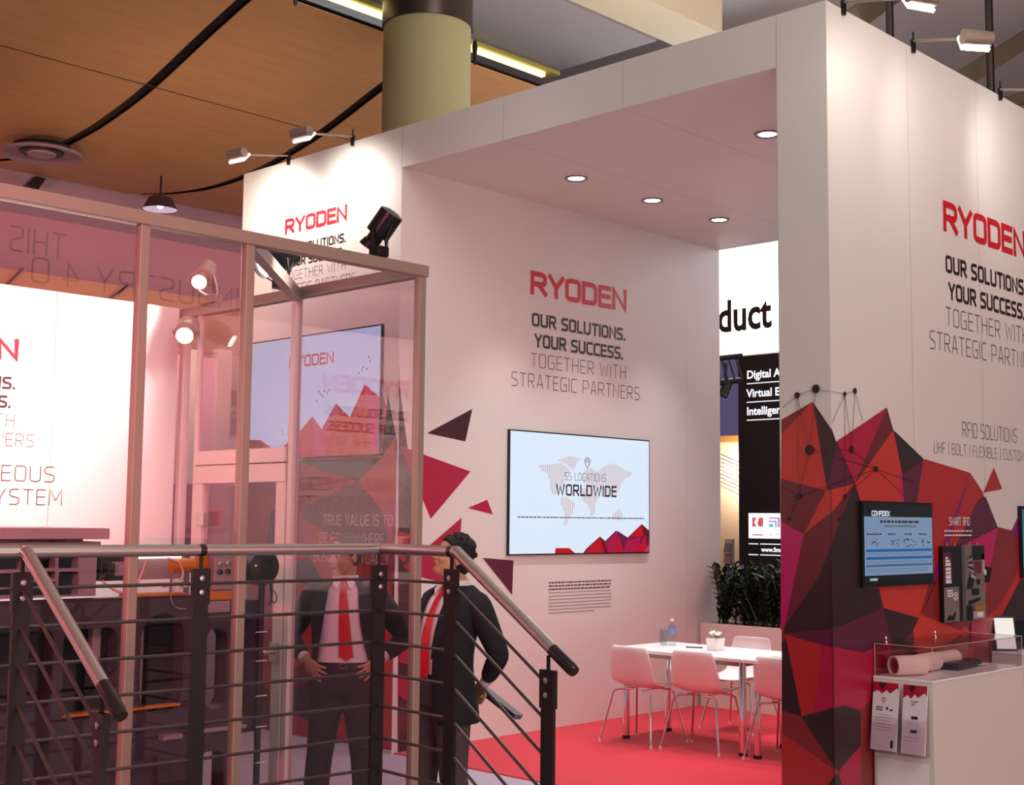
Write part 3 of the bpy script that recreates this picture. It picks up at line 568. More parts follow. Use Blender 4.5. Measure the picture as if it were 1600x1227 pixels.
tv('wall_screen', 'small screen showing a blue-rowed table above the display counter', PR, 7.022, 1.397, 7.905, 1.904, .016, table_screen, ['dkblue', 'scrb', 's_white', 'thin', 's_green', 'bluebar', 'bluebar2', 'greytxt'] if not MT.update(s_green=emis('s_green', (96, 120, 84), .4), bluebar2=emis('bluebar2', (84, 130, 175), .5), greytxt=emis('greytxt', (110, 130, 160), .5)) else 0)
def blue_screen(b, a0, b0, w, h, off): rect(b, PR, a0, b0+.12*h, a0+w, b0+h*.98, off+.001, 1)
tv('wall_screen', 'screen cut off by the right edge of the photo', PR, 9.235, 1.40, 10.12, 1.905, .016, blue_screen, ['dkblue', 'scrblue2'] if not MT.update(scrblue2=emis('scrblue2', (84, 128, 160), .5)) else 0)

# ================================================================ long-arm floodlights clipped to the wall tops
def armlight(lab, clamp, head, aim, glow, e, spot=140):
    clamp, head = V(clamp), V(head); t = thing('arm_floodlight', lab, 'light', clamp, 0, 'arm floodlights on the wall tops')
    b = MB(); b.box(clamp+V((-.012, -.012, -.06)), clamp+V((.012, .012, .03))); b.tube([clamp+V((0, 0, .03)), clamp+V((0, 0, .08))], .006, 8); part('clamp', b, 'blackm', t)
    b = MB(); b.tube([clamp+V((0, 0, .02)), head], .009, 8); part('arm', b, 'alu', t, 30)
    d = (head-clamp).normalized(); side = d.cross(V((0, 0, 1))).normalized(); dn = d.cross(side).normalized()
    if dn.z > 0: dn = -dn
    ax = (side*.0+d*.55+dn*.3).normalized() if False else side
    b = MB(); c = head+d*.05; b.lathe([(.025, -.10), (.042, -.09), (.045, .0), (.045, .09), (.025, .10)], c, ax, 20); part('head', b, 'alu', t, 40)
    b = MB(); tgt = (V(aim)-c).normalized(); k = tgt-ax*tgt.dot(ax); k.normalize(); b.obox(c+k*.046, ax*.088, k*.010, ax.cross(k)*.048); part('lens', b, glow, t)
    lamp('flood_beam', 'SPOT', c+k*.08, e, (1, .99, .88), aim, .06, spot, 1.0)
MT['glowdim'] = emis('flood_glow_dim', (255, 240, 230), 3)
for lab, cpx, hpx, ay, e in (('arm floodlight on the front wall top, left one of two', (451, 250), (377, 241), 9.35, 72), ('arm floodlight on the front wall top, right one of two', (551, 220), (478, 208), 8.35, 56)):
    cl = at(*cpx, 0, XF-.01); cl.z = ZT+.02
    # the head hangs half a metre in front of the wall
    h = at(*hpx, 0, XF-.55)
    armlight(lab, cl, h, (XF, ay, 4.15), 'glowdim', e)
for lab, cpx, hpx, ax_, e in (('arm floodlight nearest the pillar corner on the right wall', (1318, 12), (1432, -4), 7.3, 16), ('arm floodlight in the middle of the right wall top', (1427, 74), (1520, 60), 8.4, 12), ('arm floodlight at the right edge on the right wall top', (1563, 150), (1640, 141), 10.0, 22)):
    cl = at(*cpx, 1, YC-.01); cl.z = ZT+.02
    h = at(*hpx, 1, YC-.62)
    armlight(lab, cl, h, (ax_+.1, YC, 4.0), 'lenss', e)

# ================================================================ clear exhibition stand on aluminium posts
EH, EX, EY, YQ, YN = 3.0, 4.2626, 4.7489, 5.7352, 6.8228
XP, XS = 3.263, 2.753
en = thing('display_enclosure', 'tall clear-walled exhibition stand framed in aluminium around the test machine', 'display stand', (EX, EY, 0))
def bx(name, lo, hi, m, par=en, bev=.004, lab=None): b = MB(); b.box(lo, hi, bev); return part(name, b, m, par, label=lab)
def post(x, y, m='alu', w=.043): bx('post', (x-w/2, y-w/2, 0), (x+w/2, y+w/2, EH), m)
for x in (EX, XP, XS, 1.75, .75): post(x, EY)
post(EX, YQ, 'aluw', .045); post(EX, YN, 'aluw', .05); post(EX, YN-.16, 'aluw', .03)  # interior lamp light put into the paler colour of these posts
bx('beam', (-.6, EY-.03, EH-.056), (EX+.03, EY+.03, EH), 'alu'); bx('beam', (EX-.03, EY+.03, EH-.056), (EX+.03, YN+.03, EH), 'alu')
b = MB(); b.bar((XP, EY, EH-.04), (EX, YQ, EH-.04), .05, .06); part('brace', b, 'alu', en)
for y0, y1 in ((EY+.03, YQ-.03), (YQ+.03, YN-.19)):
    lo = .05 if y0 < 5 else 2.1
    bx('glass_panel', (EX-.004, y0, lo), (EX+.004, y1, EH-.06), 'glass', bev=0)
for x0, x1 in ((XP, EX), (XS, XP), (1.75, XS), (.75, 1.75), (-.5, .75)): bx('glass_panel', (x0+.026, EY-.004, .05), (x1-.026, EY+.004, EH-.06), 'glass', bev=0)
bp_ = bx('back_panel', (-.6, YN, 0), (EX-.05, YN+.04, EH), 'wall', bev=0)
PE = Plane((0, YN-.001, 0), (1, 0, 0)); slogan(PE, 2.865, 2.712, .565, bp_)
b = MB(); text(b, PE, '3 AXIS SIMULTANEOUS', 2.80, 2.035, .085, 1.34, .06, .24); text(b, PE, 'VIBRATION TEST SYSTEM', 2.80, 1.91, .085, 1.44, .06, .24); part('caption_lettering', b, 'thin', bp_)
b = MB(); rect(b, PE, 3.44, 0, 3.444, EH); rect(b, PE, 2.45, 0, 2.454, EH); part('panel_joint', b, 'seam', bp_)
# door in the end wall
q = at(420, 725, 0, EX)
b = MB(); zt = q.z; y0, y1 = YQ+.03, YN-.18
for lo, hi in (((EX-.03, y0, zt-.10), (EX+.02, y1, zt+.0)), ((EX-.025, y0, 0), (EX+.02, y0+.085, zt-.10)), ((EX-.025, y1-.085, 0), (EX+.02, y1, zt-.10)), ((EX-.025, y0, 0), (EX+.02, y1, .1))): b.box(lo, hi, .003)
dr = part('door', b, 'aluw', en, label='white framed glass door in the end wall')
bx('transom', (EX-.035, y0, zt+.005), (EX+.03, y1, zt+.085), 'aluw', en)
bx('glass_panel', (EX-.004, y0+.09, .1), (EX+.004, y1-.09, zt-.1), 'glass', dr, 0)
h = at(428, 1019, 0, EX-.03); b = MB(); b.box(h+V((-.01, -.03, -.05)), h+V((.0, .03, .05))); b.tube([h+V((-.01, 0, 0)), h+V((-.05, 0, 0)), h+V((-.05, .12, 0))], .011, 10); part('handle', b, 'steel', dr, 40)
h = at(318, 811, 0, EX-.03); bx('lock_box', h+V((-.03, -.035, -.04)), h+V((.01, .035, .04)), 'steel', dr)
# stage spotlights
def stagespot(lab, base, pivot, d, L, R, m, e, aim, lens='lenss', doors=True, nested=True):
    base, pivot, d = V(base), V(pivot), V(d).normalized(); t = thing('stage_spotlight', lab, 'light', base, 0, 'stage spotlights on the clear stand')
    s = d.cross(V((0, 0, 1))).normalized(); u = s.cross(d)
    b = MB(); c = pivot; b.lathe([(R*.5, -L*.55), (R*.98, -L*.5), (R, -L*.45), (R, L*.12), (R*.7, L*.14)], c, d, 24); part('housing', b, m, t, 40)
    b = MB(); b.lathe([(R*.62, L*.12), (R*.62, L*.3), (R*.72, L*.32), (R*.86, L*.5), (R*.80, L*.5), (R*.6, L*.34)], c, d, 24, cap=False); part('snout', b, m, t, 40)
    b = MB(); b.lathe([(.001, L*.40), (R*.7, L*.42)], c, d, 20); part('lens', b, lens, t)
    b = MB(); b.tube([c+s*R*1.12, c+s*R*1.12-V((0, 0, 1))*.04+(base-c)*.35, base+s*.02, base-s*.02, c-s*R*1.12-V((0, 0, 1))*.04+(base-c)*.35, c-s*R*1.12], .009, 8); b.lathe([(R*.25, -.01), (R*.25, .01)], c+s*R*1.1, s, 12); part('yoke', b, m, t, 40)
    b = MB(); b.box(base+V((-.035, -.035, -.03)), base+V((.035, .035, .02)), .006); part('base', b, m, t)
    b = MB(); b.tube([c-d*L*.5+u*R*.3, c-d*L*.62+u*R*.5-V((0, 0, .04)), (c+base)/2-d*.13, base-d*.05], .005, 6); part('cable', b, 'black', t)
    if e: lamp('spot_beam', 'SPOT', c+d*(L*.55), e, (1, .93, .87), aim, .04, 75, .8)
    return t
bk = lambda x, y, D: dep(x, y, D)
stagespot('black stage spotlight standing tallest on the front aluminium beam', at(592, 402, 1, EY)+V((0, 0, .03)), bk(594, 360, 6.32), dep(566, 402, 6.35)-dep(600, 352, 6.32), .20, .060, 'blackm', 70, (2.9, YN, 2.2))
stagespot('black stage spotlight tilted left behind the brace of the clear stand', at(438, 452, 0, EX)+V((0, 0, .03)), bk(432, 407, 7.5), dep(400, 423, 7.3)-dep(446, 400, 7.5), .25, .076, 'blackm', 75, (3.2, YN, 2.1))
stagespot('silver stage spotlight glowing on the end beam above the door', at(334, 474, 0, EX)+V((0, 0, .03)), bk(318, 430, 7.9), dep(300, 452, 7.5)-dep(323, 415, 7.9), .27, .055, 'alu', 80, (2.6, YN, 2.3))
stagespot('small white-hot spotlight hanging at the back corner of the clear stand', at(293, 503, 0, EX-.1), dep(291, 517, 7.65), V((-.5, -.62, -.45)), .16, .062, 'alu', 55, (2.0, 6.0, 1.0), lens='lenss')
lamp('stand_wash', 'SPOT', (2.2, 5.0, 2.85), 330, (1, .86, .76), (2.7, YN, 2.05), .1, 74, 1)

# ================================================================ the machine inside
YM = 5.55
mc = thing('test_machine', 'large black and silver vibration test machine inside the clear stand', 'machine', (2.6, YM, 0))
def pxb(name, x0, y0, x1, y1, yp, depth, m, bev=.004, lab=None):
    xm, ym = (max(x0, 0)+x1)/2, (y0+y1)/2; b = MB(); b.box((at(x0, ym, 1, yp).x, yp, max(0, at(xm, y1, 1, yp).z)), (at(x1, ym, 1, yp).x, yp+depth, at(xm, y0, 1, yp).z), bev); return part(name, b, m, mc, label=lab)
def slotframe(name, x0, y0, x1, y1, yp, depth, m, holes):
    """a cast plate with rounded through-slots given as (x0,y0,x1,y1) in the same picture frame"""
    xm = (max(x0, 0)+x1)/2; b = MB(); b.box((at(x0, y0, 1, yp).x, yp, max(0, at(xm, y1, 1, yp).z)), (at(x1, y0, 1, yp).x, yp+depth, at(xm, y0, 1, yp).z))
    cut = MB()
    for h in holes:
        p, q = at(h[0], h[1], 1, yp), at(h[2], h[3], 1, yp); r = (q.x-p.x)/2; xm = (p.x+q.x)/2; r2 = min(r, (p.z-q.z)/2)*h[4]
        pts = []
        for cx_, cz_, t0 in ((q.x-r2, p.z-r2, 0), (p.x+r2, p.z-r2, 90), (p.x+r2, q.z+r2, 180), (q.x-r2, q.z+r2, 270)):
            pts += [(cx_+r2*math.cos(math.radians(t0+k*15)), cz_+r2*math.sin(math.radians(t0+k*15))) for k in range(7)]
        cut.prism([V((u, yp-.05, w)) for u, w in pts], (0, 1, 0), depth+.1)
    me = bpy.data.meshes.new('cut'); me.from_pydata(cut.v, [], cut.f); bm = bmesh.new(); bm.from_mesh(me); bmesh.ops.recalc_face_normals(bm, faces=bm.faces[:]); bm.to_mesh(me); bm.free()
    co = bpy.data.objects.new('cut', me); COL.objects.link(co)
    out = bake(b, [('BOOLEAN', dict(operation='DIFFERENCE', object=co, solver='EXACT'))]); bpy.data.objects.remove(co)
    return part(name, out, m, mc)
pxb('table_plate', -120, 825, 172, 843, YM, .7, 'cast', lab='pinkish metal table plate'); pxb('spacer', -120, 843, 130, 856, YM+.08, .5, 'cast'); pxb('slide', 50, 835, 105, 848, YM+.04, .05, 'black', .002); pxb('lower_plate', -120, 847, 158, 862, YM+.03, .6, 'cast')
slotframe('cast_grid', -120, 862, 152, 934, YM, .06, 'cast', [(46, 868, 86, 888, .3), (92, 868, 122, 888, .3), (46, 894, 86, 904, .3), (92, 894, 122, 930, .2), (50, 910, 86, 930, .2), (-20, 872, 36, 890, .3), (-20, 897, 36, 930, .2), (-80, 870, -30, 930, .2)])
pxb('grid_backing', -120, 864, 150, 932, YM+.2, .1, 'black')
pxb('connector_block', 157, 868, 196, 908, YM, .12, 'blackm'); pxb('connector', 168, 880, 180, 902, YM-.03, .04, 'black', .002); pxb('connector_plate', 176, 878, 194, 900, YM-.01, .02, 'cast', .002)
slotframe('main_body', -120, 936, 300, 1150, YM-.02, .09, 'mach', [(222, 960, 284, 1112, 1.0), (100, 985, 180, 1110, .4), (-40, 985, 80, 1110, .4)])
pxb('body_core', -120, 945, 292, 1300, YM+.30, .5, 'black'); pxb('lower_body', -120, 1150, 300, 1330, YM, .3, 'mach')
pxb('sill', 100, 1109, 282, 1113, YM-.04, .05, 'amber', .002, 'amber sill'); pxb('strut', 190, 945, 224, 1110, YM+.06, .06, 'cast'); pxb('strut', 145, 950, 158, 1050, YM+.05, .05, 'cast'); pxb('rib', 245, 1180, 262, 1310, YM-.03, .04, 'mach')
pxb('lower_plate', 256, 1148, 286, 1156, YM-.05, .05, 'cast', .002)
# lit head with cables and amber parts
pxb('head_plate', 206, 868, 286, 905, YM+.1, .2, 'cast'); pxb('lamp_strip', 208, 868, 284, 873, YM+.06, .03, emis('strip_glow_white', (255, 225, 215), 3), .002)
pxb('amber_rail', 206, 928, 292, 941, YM, .12, 'amber'); pxb('amber_rail', 318, 924, 362, 938, YM, .12, 'amber'); pxb('lower_rail', 206, 941, 292, 960, YM+.02, .1, 'mach'); pxb('side_plate', 314, 940, 360, 958, YM-.02, .12, 'cast'); pxb('shelf_block', 360, 938, 406, 960, YM-.01, .14, 'mach')
b = MB(); a = at(285, 884, 1, YM); b.lathe([(.032, -.06), (.035, -.05), (.035, .06), (.03, .065)], a, (1, 0, 0), 24); part('motor', b, 'amber', mc, 40)
pxb('amber_panel', 312, 866, 334, 918, YM+.08, .05, 'amber'); pxb('control_panel', 335, 868, 364, 922, YM+.02, .06, 'cast')
for i, (x, y) in enumerate(((343, 881), (355, 880), (343, 894), (355, 893))):
    a = at(x, y, 1, YM+.02); b = MB(); b.lathe([(.013, 0), (.013, -.012), (.008, -.014), (.004, -.006)], a, (0, 1, 0), 18); part('socket', b, 'steel' if i < 2 else 'steeld', mc, 40)
b = MB(); a = at(405, 886, 1, YM); b.lathe([(.05, .12), (.085, .10), (.09, 0), (.085, -.05), (.04, -.06), (.035, -.05)], a, (0, 1, 0), 30); part('fan_motor', b, 'black', mc, 40)
b = MB(); a = at(400, 884, 1, YM-.062); b.ell(a, (.005, .005, .005)); part('indicator', b, emis('led_yellow', (220, 200, 40), 1), mc)
def cable(pts, r, m, D=None):
    b = MB(); P = [at(x, y, 1, YM-.04) for x, y in pts]; Q = []
    for i in range(len(P)-1):
        for k in range(6):
            t = k/6; p0, p1, p2, p3 = P[max(i-1, 0)], P[i], P[i+1], P[min(i+2, len(P)-1)]
            Q.append(.5*((2*p1)+(p2-p0)*t+(2*p0-5*p1+4*p2-p3)*t*t+(3*p1-p0-3*p2+p3)*t**3))
    b.tube(Q+[P[-1]], r, 8); part('cable', b, m, mc, True)
MT['cablew'] = mat('cream_cable', (206, 170, 150), .4)
cable([(228, 876), (222, 895), (212, 915), (192, 926), (172, 918), (160, 908)], .006, 'cablew'); cable([(262, 873), (280, 880), (286, 897), (282, 906)], .006, 'cablew'); cable([(264, 915), (268, 940), (276, 950), (290, 952)], .004, 'steel'); cable([(255, 917), (272, 912), (292, 918)], .007, 'cablew'); cable([(422, 905), (424, 930), (421, 945)], .006, 'black'); cable([(424, 920), (432, 930), (430, 942), (424, 938)], .003, 'black')
slotframe('side_frame', 314, 958, 404, 1240, YM-.03, .10, 'mach', [(322, 982, 352, 1106, 1.0), (368, 968, 392, 1122, .3), (316, 1176, 346, 1300, .5), (372, 1146, 396, 1300, .3)])
pxb('frame_rail', 316, 1136, 386, 1142, YM-.05, .06, 'cast', .002)
b = MB(); a, c = at(409, 905, 1, YM-.06), at(405, 1225, 1, YM-.06); b.tube([(a.x, a.y, a.z), (a.x, a.y, 0)], .016, 12); part('cable_pole', b, 'black', mc, 40)
for y in (988, 1033, 1088, 1136, 1192):
    a = at(405, y, 1, YM-.08); b = MB(); b.tube([a+V((-.02, 0, 0)), a+V((.045, 0, 0))], .003, 6); part('clip', b, 'aluw', mc)
pxb('base_plinth', -120, 1290, 408, 1420, YM-.02, .9, 'mach')

# ================================================================ railing on the landing
rail = thing('guard_railing', 'steel railing with round handrails and thin bars across the foreground', 'railing', dep(593, 858, 5.34).xy.to_3d())
c0 = dep(593, 858, 5.34).xy; A4 = math.radians(-4); d1 = V((-math.cos(A4), -math.sin(A4))); d2 = V((math.sin(A4), -math.cos(A4)))
def solve(o, d, px):   # run along the rail until the picture column px
    lo, hi = 0, 4
    f = lambda t: (lambda q: (q.dot(RT)/q.dot(FW))*FPX+800)(V((o.x+d.x*t, o.y+d.y*t, 1.3))-EYE)
    s0 = f(lo) > px
    for _ in range(50):
        m = (lo+hi)/2
        if (f(m) > px) == s0: lo = m
        else: hi = m
    return o+d*lo
P300 = solve(c0, d1, 310); P28 = solve(c0, d1, 29); P706 = solve(c0, d2, 704); P857 = solve(c0, d2, 857); P160 = solve(P28, d2, 161); PL_ = c0+d1*2.6
ZR, ZPT, LZ = 1.65, 1.584, .60
bz = [1.53-.1247*k for k in range(8)]
def v3(p, z): return V((p.x, p.y, z))
def rpost(p, zt, zb, d):
    b = MB(); dd = V((d.x, d.y, 0)); nn = V((-d.y, d.x, 0)); b.obox(v3(p, (zt+zb)/2), dd*.029, nn*.008, V((0, 0, (zt-zb)/2))); b.obox(v3(p, zt-.065), dd*.034, nn*.011, V((0, 0, .065))); o = part('post', b, 'post', rail)
    b = MB(); b.tube([v3(p, zt), v3(p, zt+.05)], .007, 8); part('stem', b, 'post', o)
    for k in (.035, .085):
        b = MB(); b.lathe([(.010, 0), (.010, .004), (.004, .006)], v3(p, zt-k)-nn*.011*(1 if nn.dot(FW) > 0 else -1), -nn if nn.dot(FW) > 0 else nn, 12); part('bolt', b, 'steel', o, 40)
for p, d in ((c0, d1), (P300, d1), (P28, d1), (P706, d2), (PL_, d1)): rpost(p, ZPT, LZ, d)
sl = .615; dzR = (P857-P706).length*sl; dzL = (P160-P28).length*sl
rpost(P857, ZPT-dzR, .15, d2); rpost(P160, ZPT-dzL, .15, d2)
def bars(a, c, za, zb, n=8):
    for k in range(n):
        b = MB(); b.tube([v3(a, bz[k]+za), v3(c, bz[k]+zb)], .0062, 8); part('bar', b, 'bar', rail, 40)
off = V((-d1.y, d1.x))*.016
for a, c in ((c0, P300), (P300, P28), (P28, PL_)): bars(a, c, 0, 0)
bars(c0, P706, 0, 0); bars(P706, P857, 0, -dzR); bars(P28, P160, 0, -dzL)
def handrail(a, c, m='steel', r=.0212): b = MB(); b.tube([a, c], r, 24); return part('handrail', b, m, rail, 40)
handrail(v3(c0, ZR)+V((d1.x, d1.y, 0))*.004, v3(P300, ZR)); handrail(v3(P300, ZR), v3(P28, ZR)); handrail(v3(P28, ZR), v3(PL_, ZR)); handrail(v3(c0, ZR)+V((d2.x, d2.y, 0))*.004, v3(P706, ZR))
for p, dd in ((P300, d1), (P28, d1), (P706, d2)):
    b = MB(); b.tube([v3(p, ZR)-v3(dd, 0)*.012, v3(p, ZR)+v3(dd, 0)*.012], .0222, 24); part('rail_joint', b, 'steeld', rail, 40)
def stair(p, e, dz):
    L = (e-p).length; s0 = v3(p, ZR)+v3(d2, 0)*.028; dv = V((d2.x, d2.y, -sl)); s1 = v3(p, ZR)+dv*(L+.10)+v3(d2, 0)*.028; k = s0+(s1-s0)*.83
    handrail(v3(p, ZR), s0); handrail(s0, k); b = MB(); b.tube([k, s1-dv*.012, s1], [.0225, .0225, .019], 24); part('end_cap', b, 'steeld', rail, 40, label='dark end sleeve of the sloping handrail')
    b = MB(); b.ell(s0, (.0213, .0213, .0213)); part('rail_elbow', b, 'steel', rail, True)
stair(P706, P857, dzR); stair(P28, P160, dzL)
b = MB()
def slab(a, c, z0, z1): n = V((-d1.y, d1.x)); b.prism([v3(a+n*.1, z0), v3(a-n*.1, z0), v3(c-n*.1, z0), v3(c+n*.1, z0)], (0, 0, 1), z1-z0)
q = [c0-d1*.1+d2*-.1, PL_+d1*.1+d2*-.1, PL_+d1*.1+d2*.1, c0+d1*.1+d2*.1, c0+d1*.1+d2*.55, c0-d1*.1+d2*.55]
b.prism([v3(p, 0) for p in q], (0, 0, 1), LZ); struct('trim_9', b, 'slab', 'landing kerb carrying the railing', 'kerb')
b = MB()
for P in (P857, P160): b.prism([v3(P-d1*.12-d2*.2, 0), v3(P+d1*.12-d2*.2, 0), v3(P+d1*.12+d2*.12, 0), v3(P-d1*.12+d2*.12, 0)], (0, 0, 1), .15)
struct('trim_10', b, 'slab', 'lower step carrying the stair posts', 'kerb')
# ================================================================ meeting tables and chairs in the bay
def table(name, lab, x0, x1, y0, y1, z=.745):
    t = thing(name, lab, 'table', ((x0+x1)/2, (y0+y1)/2, .008))
    b = MB(); b.box((x0, y0, z-.03), (x1, y1, z), .006); part('tabletop', b, 'table', t)
    b = MB(); b.box((x0+.09, y0+.06, z-.07), (x1-.09, y1-.06, z-.03)); part('apron', b, 'alu', t)
    for x in (x0+.10, x1-.10):
        for y in (y0+.06, y1-.06):
            b = MB(); b.tube([(x, y, .02), (x, y, z-.03)], .028, 20); o = part('leg', b, 'chrome', t, 40)
            b = MB(); b.lathe([(.032, .008), (.034, .02), (.03, .035)], (x, y, 0), seg=20); part('foot_cap', b, 'black', o, 40)
    return t
table('meeting_table', 'white meeting table beside the bay wall, with bottle, glass and flower pot on it', 8.49, 9.25, 5.775, 7.03)
table('meeting_table', 'white meeting table half hidden behind the pillar', 8.49, 9.25, 4.50, 5.765)
def chair(lab):     # local frame: the sitter looks towards +x
    t = thing('shell_chair', lab, 'chair', (0, 0, 0), 0, 'white shell chairs around the tables')
    prof = [(-.215, .775), (-.222, .745), (-.207, .665), (-.188, .58), (-.167, .51), (-.125, .463), (-.06, .44), (.04, .437), (.14, .445), (.20, .452), (.235, .440)]
    wid = [.165, .185, .203, .214, .220, .224, .226, .226, .222, .210, .190]
    rows = []
    for (x, z), w in zip(prof, wid):
        r = []
        for k in range(13):
            s = -1+k/6; e = abs(s)**2.6
            dx = .035*e if z > .5 else 0; dz = .03*e if z <= .5 else 0
            r.append(V((x+dx, s*w, z+dz)))
        rows.append(r)
    b = MB(); vs = [p for r in rows for p in r]; b.add(vs, [(i*13+j, i*13+j+1, (i+1)*13+j+1, (i+1)*13+j) for i in range(len(rows)-1) for j in range(12)])
    sh = bake(b, [('SOLIDIFY', dict(thickness=.011, offset=0)), ('SUBSURF', dict(levels=1))]); part('seat_shell', sh, 'chair', t, True)
    for sx, x0 in ((1, .12), (-1, -.12)):
        for sy in (1, -1):
            b = MB(); y0 = sy*.13
            b.tube([(x0, y0*.6, .425), (x0+sx*.02, y0+sy*.025, .42), (x0+sx*.035, y0+sy*.055, .40), (x0+sx*.12, y0+sy*.125, .012)], [.009, .0095, .0095, .008], 10); o = part('leg', b, 'chrome', t, 60)
            b = MB(); b.lathe([(.010, 0), (.0115, .005), (.010, .03)], (x0+sx*.121, y0+sy*.126, 0), seg=10); part('foot_cap', b, 'chair', o, 40)
    b = MB(); b.tube([(.12, -.08, .428), (-.12, -.08, .428), (-.12, .08, .428), (.12, .08, .428)], .009, 8, True); part('seat_frame', b, 'chrome', t, 40)
    return t
CH = [(8.53, 6.745, 0.02, 'white shell chair nearest the bay wall, its back to the camera'), (8.62, 6.21, .11, 'white shell chair in the middle of the near side, its back to the camera'), (8.70, 5.49, 0.04, 'white shell chair cut off by the pillar, its back to the camera'), (9.62, 6.555, PI+.05, 'white shell chair on the far side of the table, facing the camera'), (9.62, 5.30, PI-.05, 'white shell chair hidden behind the pillar on the far side')]
c1 = chair(CH[0][3]); c1.location = (CH[0][0], CH[0][1], .008); c1.rotation_euler = (0, 0, CH[0][2])
for x, y, rz, lab in CH[1:4]: dup(c1, (x, y, .008), rz, lab)
# things on the table
ZT2 = .745
q = at(1037, 1009, 2, ZT2)
t = thing('drinking_glass', 'empty clear drinking glass beside the water bottle on the table', 'glass', q)
b = MB(); b.lathe([(.001, .001), (.030, .001), (.034, .13), (.032, .13), (.028, .012), (.001, .012)], q, seg=24); part('tumbler', b, 'glassd', t, 40)
q = at(1050, 1009, 2, ZT2)
t = thing('water_bottle', 'small plastic water bottle with a blue label on the table', 'bottle', q)
b = MB(); b.lathe([(.001, 0), (.031, .002), (.033, .02), (.030, .05), (.033, .07), (.033, .14), (.028, .165), (.013, .195), (.013, .205)], q, seg=24); part('bottle_body', b, 'glassd', t, 40)
b = MB(); b.lathe([(.0338, .10), (.0338, .145)], q, seg=24, cap=False); part('label', b, mat('blue_label', (120, 150, 205), .4), t, 40)
b = MB(); b.lathe([(.015, .20), (.015, .222), (.001, .223)], q, seg=16); part('cap', b, mat('bottle_cap', (225, 225, 235), .4), t, 40)
q = at(1118, 1017, 2, ZT2); rnd = random.Random(11)
t = thing('flower_pot', 'white square pot with a low bunch of cream flowers on the table', 'plant', q)
b = MB(); R = [[q+V((sx*w, sy*w, z)) for sx, sy in ((-1, -1), (1, -1), (1, 1), (-1, 1))] for w, z in ((.046, 0), (.055, .10), (.049, .10), (.047, .085))]; b.loft(R); part('pot', b, 'pot', t, 30)
for k in range(15):
    a = rnd.uniform(0, 6.28); r = .055*math.sqrt(rnd.random()); p = q+V((r*math.cos(a), r*math.sin(a), .125+.035*rnd.random()*(1-r/.09)))
    b = MB()
    for m in range(6):
        an = m*PI/3; b.ell(p+V((.011*math.cos(an), .011*math.sin(an), 0)), (.010, .010, .006), None, 8, 5)
    b.ell(p+V((0, 0, .004)), (.008, .008, .008), None, 8, 5); part('blossom', b, 'petal', t, True)
b = MB()
for k in range(36):
    a = rnd.uniform(0, 6.28); r = rnd.uniform(.02, .07); p = q+V((r*math.cos(a), r*math.sin(a), .10+.06*rnd.random())); d = V((math.cos(a), math.sin(a), .5)).normalized(); s = V((-math.sin(a), math.cos(a), 0))
    b.add([p-d*.02, p+s*.008, p+d*.025, p-s*.008], [(0, 1, 2, 3)])
part('foliage', b, 'leafy', t)
q = at(1085, 1013, 2, ZT2); b = MB(); d = V((.45, -.9, 0)).normalized(); b.tube([q-d*.07+V((0, 0, .006)), q+d*.06+V((0, 0, .006)), q+d*.07+V((0, 0, .006))], [.005, .005, .002], 8); part_ = part('pen', b, 'blackm', None, 40); tag(part_, 'dark pen lying on the white table', 'pen')
q = at(1212, 1031, 2, ZT2); b = MB(); b.obox(q+V((0, -.05, .006)), (.08, 0, 0), (0, .12, 0), (0, 0, .006)); tag(part('tablet', b, 'black', None), 'flat black tablet on the table at the pillar edge', 'tablet')

# ================================================================ planter with glossy plants across the back opening
q = at(1118, 1010, 1, 7.715)
PX0, PX1, PY0, PY1, PZ = 10.62, 10.98, 4.34, 7.70, .80
t = thing('planter_box', 'long white planter box across the back opening of the bay', 'planter', (PX0, (PY0+PY1)/2, .008))
b = MB(); b.box((PX0, PY0, .008), (PX1, PY1, PZ-.06)); b.box((PX0, PY0, PZ-.06), (PX0+.02, PY1, PZ)); b.box((PX1-.02, PY0, PZ-.06), (PX1, PY1, PZ)); b.box((PX0+.02, PY0, PZ-.06), (PX1-.02, PY0+.02, PZ)); b.box((PX0+.02, PY1-.02, PZ-.06), (PX1-.02, PY1, PZ)); part('box', b, 'counter', t)
b = MB(); b.box((PX0+.02, PY0+.02, PZ-.06), (PX1-.02, PY1-.02, PZ-.02)); part('soil', b, mat('soil', (40, 30, 26), .9, var=.3, scale=60), t)
